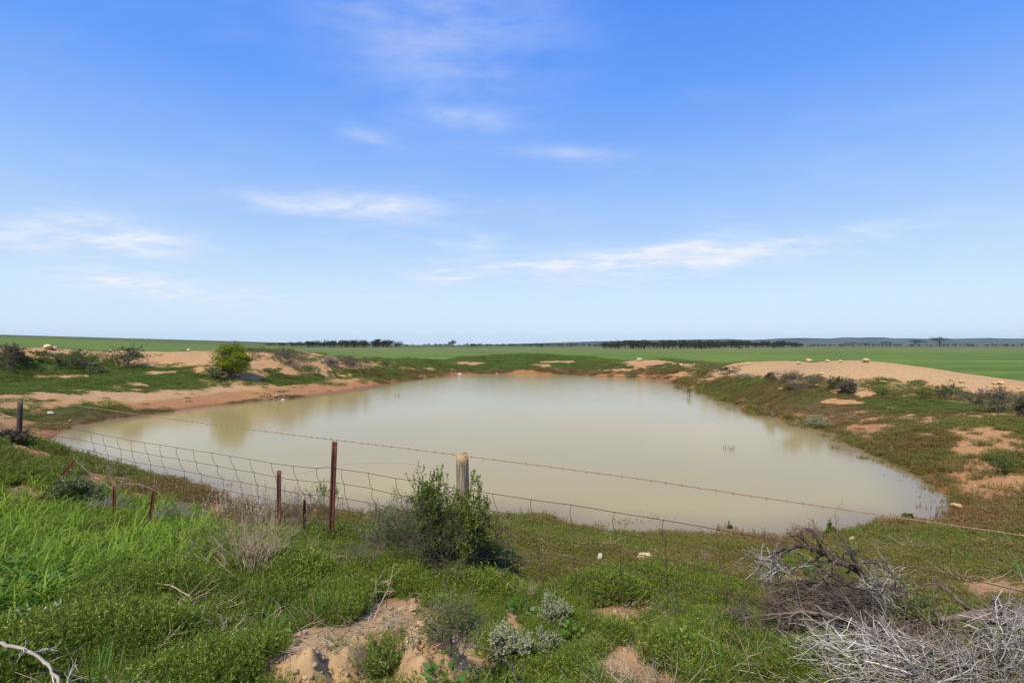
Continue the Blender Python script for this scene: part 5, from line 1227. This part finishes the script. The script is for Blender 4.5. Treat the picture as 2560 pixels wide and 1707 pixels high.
# ------------------------------------------------------------------ stones
import bmesh
def stone(label, px, py, wpx, hr=.65, mat='stone', seed=0, sink=.25, group=None, ydist=None):
    p = on_ground(px, py) if ydist is None else at_y(px, py, ydist)
    wd_ = wpx * p[1] / FPX * (1.25 if group == SN else 1.0); rng_ = np.random.RandomState(seed + 900); bm = bmesh.new(); bmesh.ops.create_icosphere(bm, subdivisions=3, radius=.5)
    cuts = [(norm(rng_.normal(size=3)), rng_.uniform(.26, .42)) for _ in range(9)]; off = rng_.uniform(0, 50)
    for v in bm.verts:
        c_ = np.array(v.co)
        for nn_, dd in cuts:
            e = float(np.dot(c_, nn_)) - dd
            if e > 0: c_ = c_ - nn_ * e * .9
        c_ = c_ * (1 + .25 * (float(fbm(np.array([c_[0] * 2 + off]), np.array([c_[1] * 2 + c_[2] * 3]), .5, 3)[0]) - .5)); v.co = c_
    me = bpy.data.meshes.new('stone'); bm.to_mesh(me); bm.free(); co = np.array([v.co[:] for v in me.vertices])
    ext = co.max(0) - co.min(0); sx_ = wd_ / ext[0]; co = co * np.array([sx_, sx_ * rng_.uniform(.7, 1.0), sx_ * hr * ext[0] / ext[2]]); co[:, 2] -= co[:, 2].min() * (1 - sink)
    me.vertices.foreach_set('co', co.astype(np.float32).ravel()); me.update()
    p = p + np.array([0, 0, .035 if group == SN else 0]); o_ = link('stone', me, M[mat]); o_.location = p; o_.rotation_euler = (0, 0, rng_.uniform(-.4, .4)); return tag(o_, label, 'stone', group)
SR = 'yellow stones on the sand mound'; SL = 'stones on the left bank'; SN = 'stones on the near shore'
STONES = [
    (2166, 906, 21, .6, 'stone', SR, 'largest yellow stone on the crest of the sand mound'), (2101, 905, 9, .7, 'stone', SR, 'small stone on the mound crest just left of the largest one'),
    (2070, 905, 11, .7, 'stone', SR, 'rounded stone on the mound crest second left of the largest one'), (2022, 905, 17, .6, 'stone', SR, 'wide flat stone on the left part of the mound crest'),
    (1997, 910, 13, .6, 'stone', SR, 'stone just below the crest at the left of the wide flat one'), (2056, 935, 14, .45, 'stone', SR, 'stone half way down the face of the sand mound'),
    (2206, 956, 18, .35, 'stone', SR, 'flat tilted stone low on the face of the mound'), (2406, 958, 14, .7, 'stone', SR, 'stone low on the right slope of the sand mound'),
    (2486, 960, 11, .6, 'stone', SR, 'pale stone at the right end of the sand mound'), (2502, 960, 17, .5, 'stone', SR, 'yellow stone beside the pale one at the right end of the mound'), (2547, 971, 9, .6, 'stone', SR, 'small stone near the right edge beyond the mound'),
    (1857, 914, 8, .6, 'stone', SR, 'small stone at the left end of the mound crest'), (1870, 911, 14, .5, 'stone', SR, 'lump of soil and stone at the left end of the mound crest'),
    (1703, 915, 10, .8, 'stone', None, 'yellow stone by the far green bank left of the sand mound'), (1598, 903, 14, .7, 'stone', None, 'yellow boulder on top of the small orange soil heap'), (1669, 912, 9, .6, 'stone', None, 'small stone between the orange soil heap and the sand mound'),
    (121, 874, 22, .7, 'stone', SL, 'large yellow boulder on the left crest'), (136, 874, 14, .7, 'paleston', SL, 'grey boulder touching the large yellow one on the left crest'), (278, 878, 8, .7, 'paleston', SL, 'small white stone on the left crest before the dark shrub'),
    (471, 878, 8, .9, 'paleston', SL, 'small upright stone on the left crest near the tall bush'), (126, 1036, 15, .65, 'paleston', SL, 'pale stone in the green plants behind the left post'), (175, 1054, 7, .8, 'paleston', SL, 'small pale stone at the left corner of the water'),
    (75, 909, 9, .5, 'paleston', SL, 'small pale stone below the crest at the far left'), (735, 967, 10, .5, 'stone', SL, 'yellow stone on the beach right of the tall bush'), (688, 994, 13, .7, 'stone', SL, 'yellow stone inside the dark clump at the waterline'), (706, 1001, 10, .5, 'paleston', SL, 'white stone at the waterline beside the dark clump'),
    (1150, 937, 11, .5, 'paleston', None, 'white stone at the far waterline left of centre'), (1241, 935, 8, .5, 'paleston', None, 'small white stone at the far waterline near the middle'),
    (1512, 1372, 13, .8, 'stone', SN, 'small pointed yellow stone nearest the water on the near shore'), (1501, 1408, 13, 1.2, 'paleston', SN, 'upright white stone in the grass of the near shore'), (1615, 1412, 32, .6, 'stone', SN, 'large yellow stone in the grass of the near shore'),
    (1766, 1366, 16, .5, 'stone', SN, 'flat stone at the near waterline right of the large yellow one'), (1535, 1345, 26, .3, 'stone', SN, 'flat orange slab at the edge of the near shore'), (2131, 1362, 17, .8, 'stone', SN, 'yellow stone in the grass behind the brush heap'),
    (2275, 1345, 10, .6, 'stone', SN, 'small stone in the grass below the barbed wire'), (2393, 1272, 20, .4, 'stone', SN, 'flat orange stone at the right corner of the water'), (2038, 1060, 10, .4, 'stone', None, 'reddish stone on the right bank above the silver bush'),
    (828, 1618, 24, .75, 'clod', None, 'biggest lump of pale soil on the left of the sand heap'), (870, 1604, 15, .6, 'clod', None, 'pale stone right of the biggest soil lump on the sand heap'), (1005, 1524, 20, .45, 'clod', None, 'flat grey stone on top of the sand heap'), (762, 1695, 14, .6, 'clod', None, 'pale stone at the lower left of the sand heap'),
    (1044, 1560, 12, .6, 'clod', None, 'round stone near the top right of the sand heap'), (1078, 1600, 9, .6, 'paleston', None, 'white pebble on the right slope of the sand heap'), (1035, 1528, 26, .8, 'clod', None, 'crumbly clod crowning the sand heap')]
for q_, (px, py, w_, hr, mt, grp, lab) in enumerate(STONES): stone(lab, px, py, w_, hr, mt, q_, .02 if grp == SN else .2, grp)

# ------------------------------------------------------------------ far trees
def tree(label, px, pyb, hpx, wpx, yd, seed, form='umbrella', group='single trees beyond the fields'):
    rng_ = np.random.RandomState(seed); p = at_y(px, pyb, yd); p[2] = ground_z(p[0], p[1]); H = hpx * yd / FPX; Wd_ = wpx * yd / FPX
    root = thing('gum_tree', label, 'tree', p, 0, group); tr = MB(); lf_ = MB(); ends = []
    nl = 4 if form != 'bush' else 5
    fork = {'umbrella': .3, 'round': .25, 'bush': .06, 'tall': .45}[form]
    tr.tube([[0, 0, -.2], [rng_.normal(0, .02) * H, 0, H * fork * .6], [rng_.normal(0, .03) * H, 0, H * fork]], [H * .035, H * .028, H * .022], 6, .4)
    for k in range(nl * 3):
        a = rng_.uniform(0, 6.28); rr_ = math.sqrt(rng_.rand()) * Wd_ * .45; zt = H * {'umbrella': rng_.uniform(.72, .93), 'round': rng_.uniform(.45, .92), 'bush': rng_.uniform(.3, .9), 'tall': rng_.uniform(.6, .95)}[form] * (1 - .25 * (rr_ / (Wd_ * .5)) ** 2)
        e = np.array([rr_ * math.cos(a), rr_ * math.sin(a), zt]); ends.append(e)
        m_ = np.array([e[0] * .4, e[1] * .4, H * fork + (zt - H * fork) * .6]); tr.tube([[0, 0, H * fork * .95], m_, e], [H * .015, H * .010, H * .004], 4, .4)
    for e in ends:
        m_ = 60; d_ = rng_.normal(size=(m_, 3)); P = e + d_ * np.array([Wd_ * .10, Wd_ * .10, H * (.07 if form == 'umbrella' else .10)]); lf_.leaves(P, rng_.normal(size=(m_, 3)), H * .07 * rng_.uniform(.6, 1.4, m_), H * .045 * rng_.uniform(.6, 1.3, m_), rng_)
    tr.obj('trunk', M['bark'], root); lf_.obj('crown', M['gum'], root); return root
for q_, a in enumerate([
        ('tall umbrella topped tree at the far right standing above the hills', 2349, 867, 22, 44, 560, 'umbrella'), ('wide spreading tree left of the tall umbrella tree', 2288, 867, 15, 38, 575, 'umbrella'),
        ('small umbrella tree left of the wide spreading tree', 2215, 867, 12, 25, 580, 'umbrella'), ('small round tree third left of the tall umbrella tree', 2163, 867, 9, 22, 600, 'round'),
        ('dark spreading tree near the end of the right wood', 2132, 867, 11, 32, 600, 'umbrella'), ('low dark bushy tree beyond the right wood', 2106, 867, 6, 16, 600, 'bush'), ('lone small round tree near the right edge of the horizon', 2511, 867, 7, 14, 570, 'round'),
        ('small dark tree standing alone in the green field before the right wood', 1934, 875, 13, 17, 240, 'round'), ('small tree in the field at the near edge of the right wood', 1754, 877, 14, 14, 215, 'round'), ('round bush in the field at the end of the right wood', 1849, 873, 7, 10, 260, 'bush'),
        ('lone tall tree on the horizon left of centre', 1131, 866, 15, 15, 520, 'tall'), ('thin tree left of the lone tall tree', 1124, 866, 11, 9, 530, 'tall'), ('small tree in the pasture before the far tree line', 1354, 870, 10, 9, 330, 'round'), ('tallest tree rising out of the right wood', 1668, 872, 20, 20, 282, 'tall'),
        ('tree rising at the right end of the left wood', 1000, 866, 14, 20, 425, 'round'), ('flat topped tree rising from the left wood', 946, 866, 18, 18, 425, 'umbrella')]):
    lab, px, pyb, hp, wp_, yd, fm = a; tree(lab, px, pyb, hp * 1.18, wp_ * 1.1, yd, 800 + q_, fm)
def wood(name, label, px0, px1, yd, depth, hpx, count, seed, prof_=None):
    rng_ = np.random.RandomState(seed); mb_ = MB(); tr = MB()
    for k in range(count):
        px = rng_.uniform(px0, px1); y_ = yd + rng_.uniform(0, depth); p = at_y(px, HOR, y_); g_ = ground_z(p[0], p[1])
        f = 1.0 if prof_ is None else np.interp(px, prof_[0], prof_[1]); H = hpx * yd / FPX * rng_.uniform(.5, 1.12) * f; m_ = 70; rw = H * rng_.uniform(.35, .6)
        tr.tube([[p[0], p[1], g_ - .2], [p[0] + rng_.normal(0, .15), p[1], g_ + H * .6]], [H * .03, H * .02], 4, .3)
        d_ = norm(rng_.normal(size=(m_, 3))) * rng_.uniform(.3, 1, (m_, 1)) * np.array([rw, rw, H * .36]); P = np.array([p[0], p[1], g_ + H * .62]) + d_
        mb_.leaves(P, rng_.normal(size=(m_, 3)), H * .15 * rng_.uniform(.6, 1.3, m_), H * .10, rng_, np.clip(rng_.rand() * .6 + rng_.rand(m_) * .4, 0, 1))
    me = two_mat(name, [tr, mb_], [M['bark'], M['gum']]); o_ = link(name, me); return tag(o_, label, None, None, 'stuff')
wood('far_wood', 'dark belt of mallee trees at the left behind the green slope', 655, 1004, 420, 60, 20, 230, 1, ([655, 740, 830, 1004], [.25, .7, 1, 1]))
wood('far_wood', 'dark wood of mallee trees right of centre beyond the pasture', 1508, 1800, 285, 40, 23, 190, 2, ([1508, 1560, 1800], [.8, 1, .9]))
wood('far_wood', 'dark wood of mallee trees running on to the right beyond the field', 1690, 2005, 380, 50, 20, 190, 3, ([1690, 1950, 2005], [1, .95, .6]))
wood('far_tree_line', 'thin dark line of distant trees along the horizon', 990, 2750, 640, 160, 8, 420, 4)
wood('far_tree_line', 'scattered distant trees left of the right wood', 1060, 1620, 520, 80, 10, 130, 5)
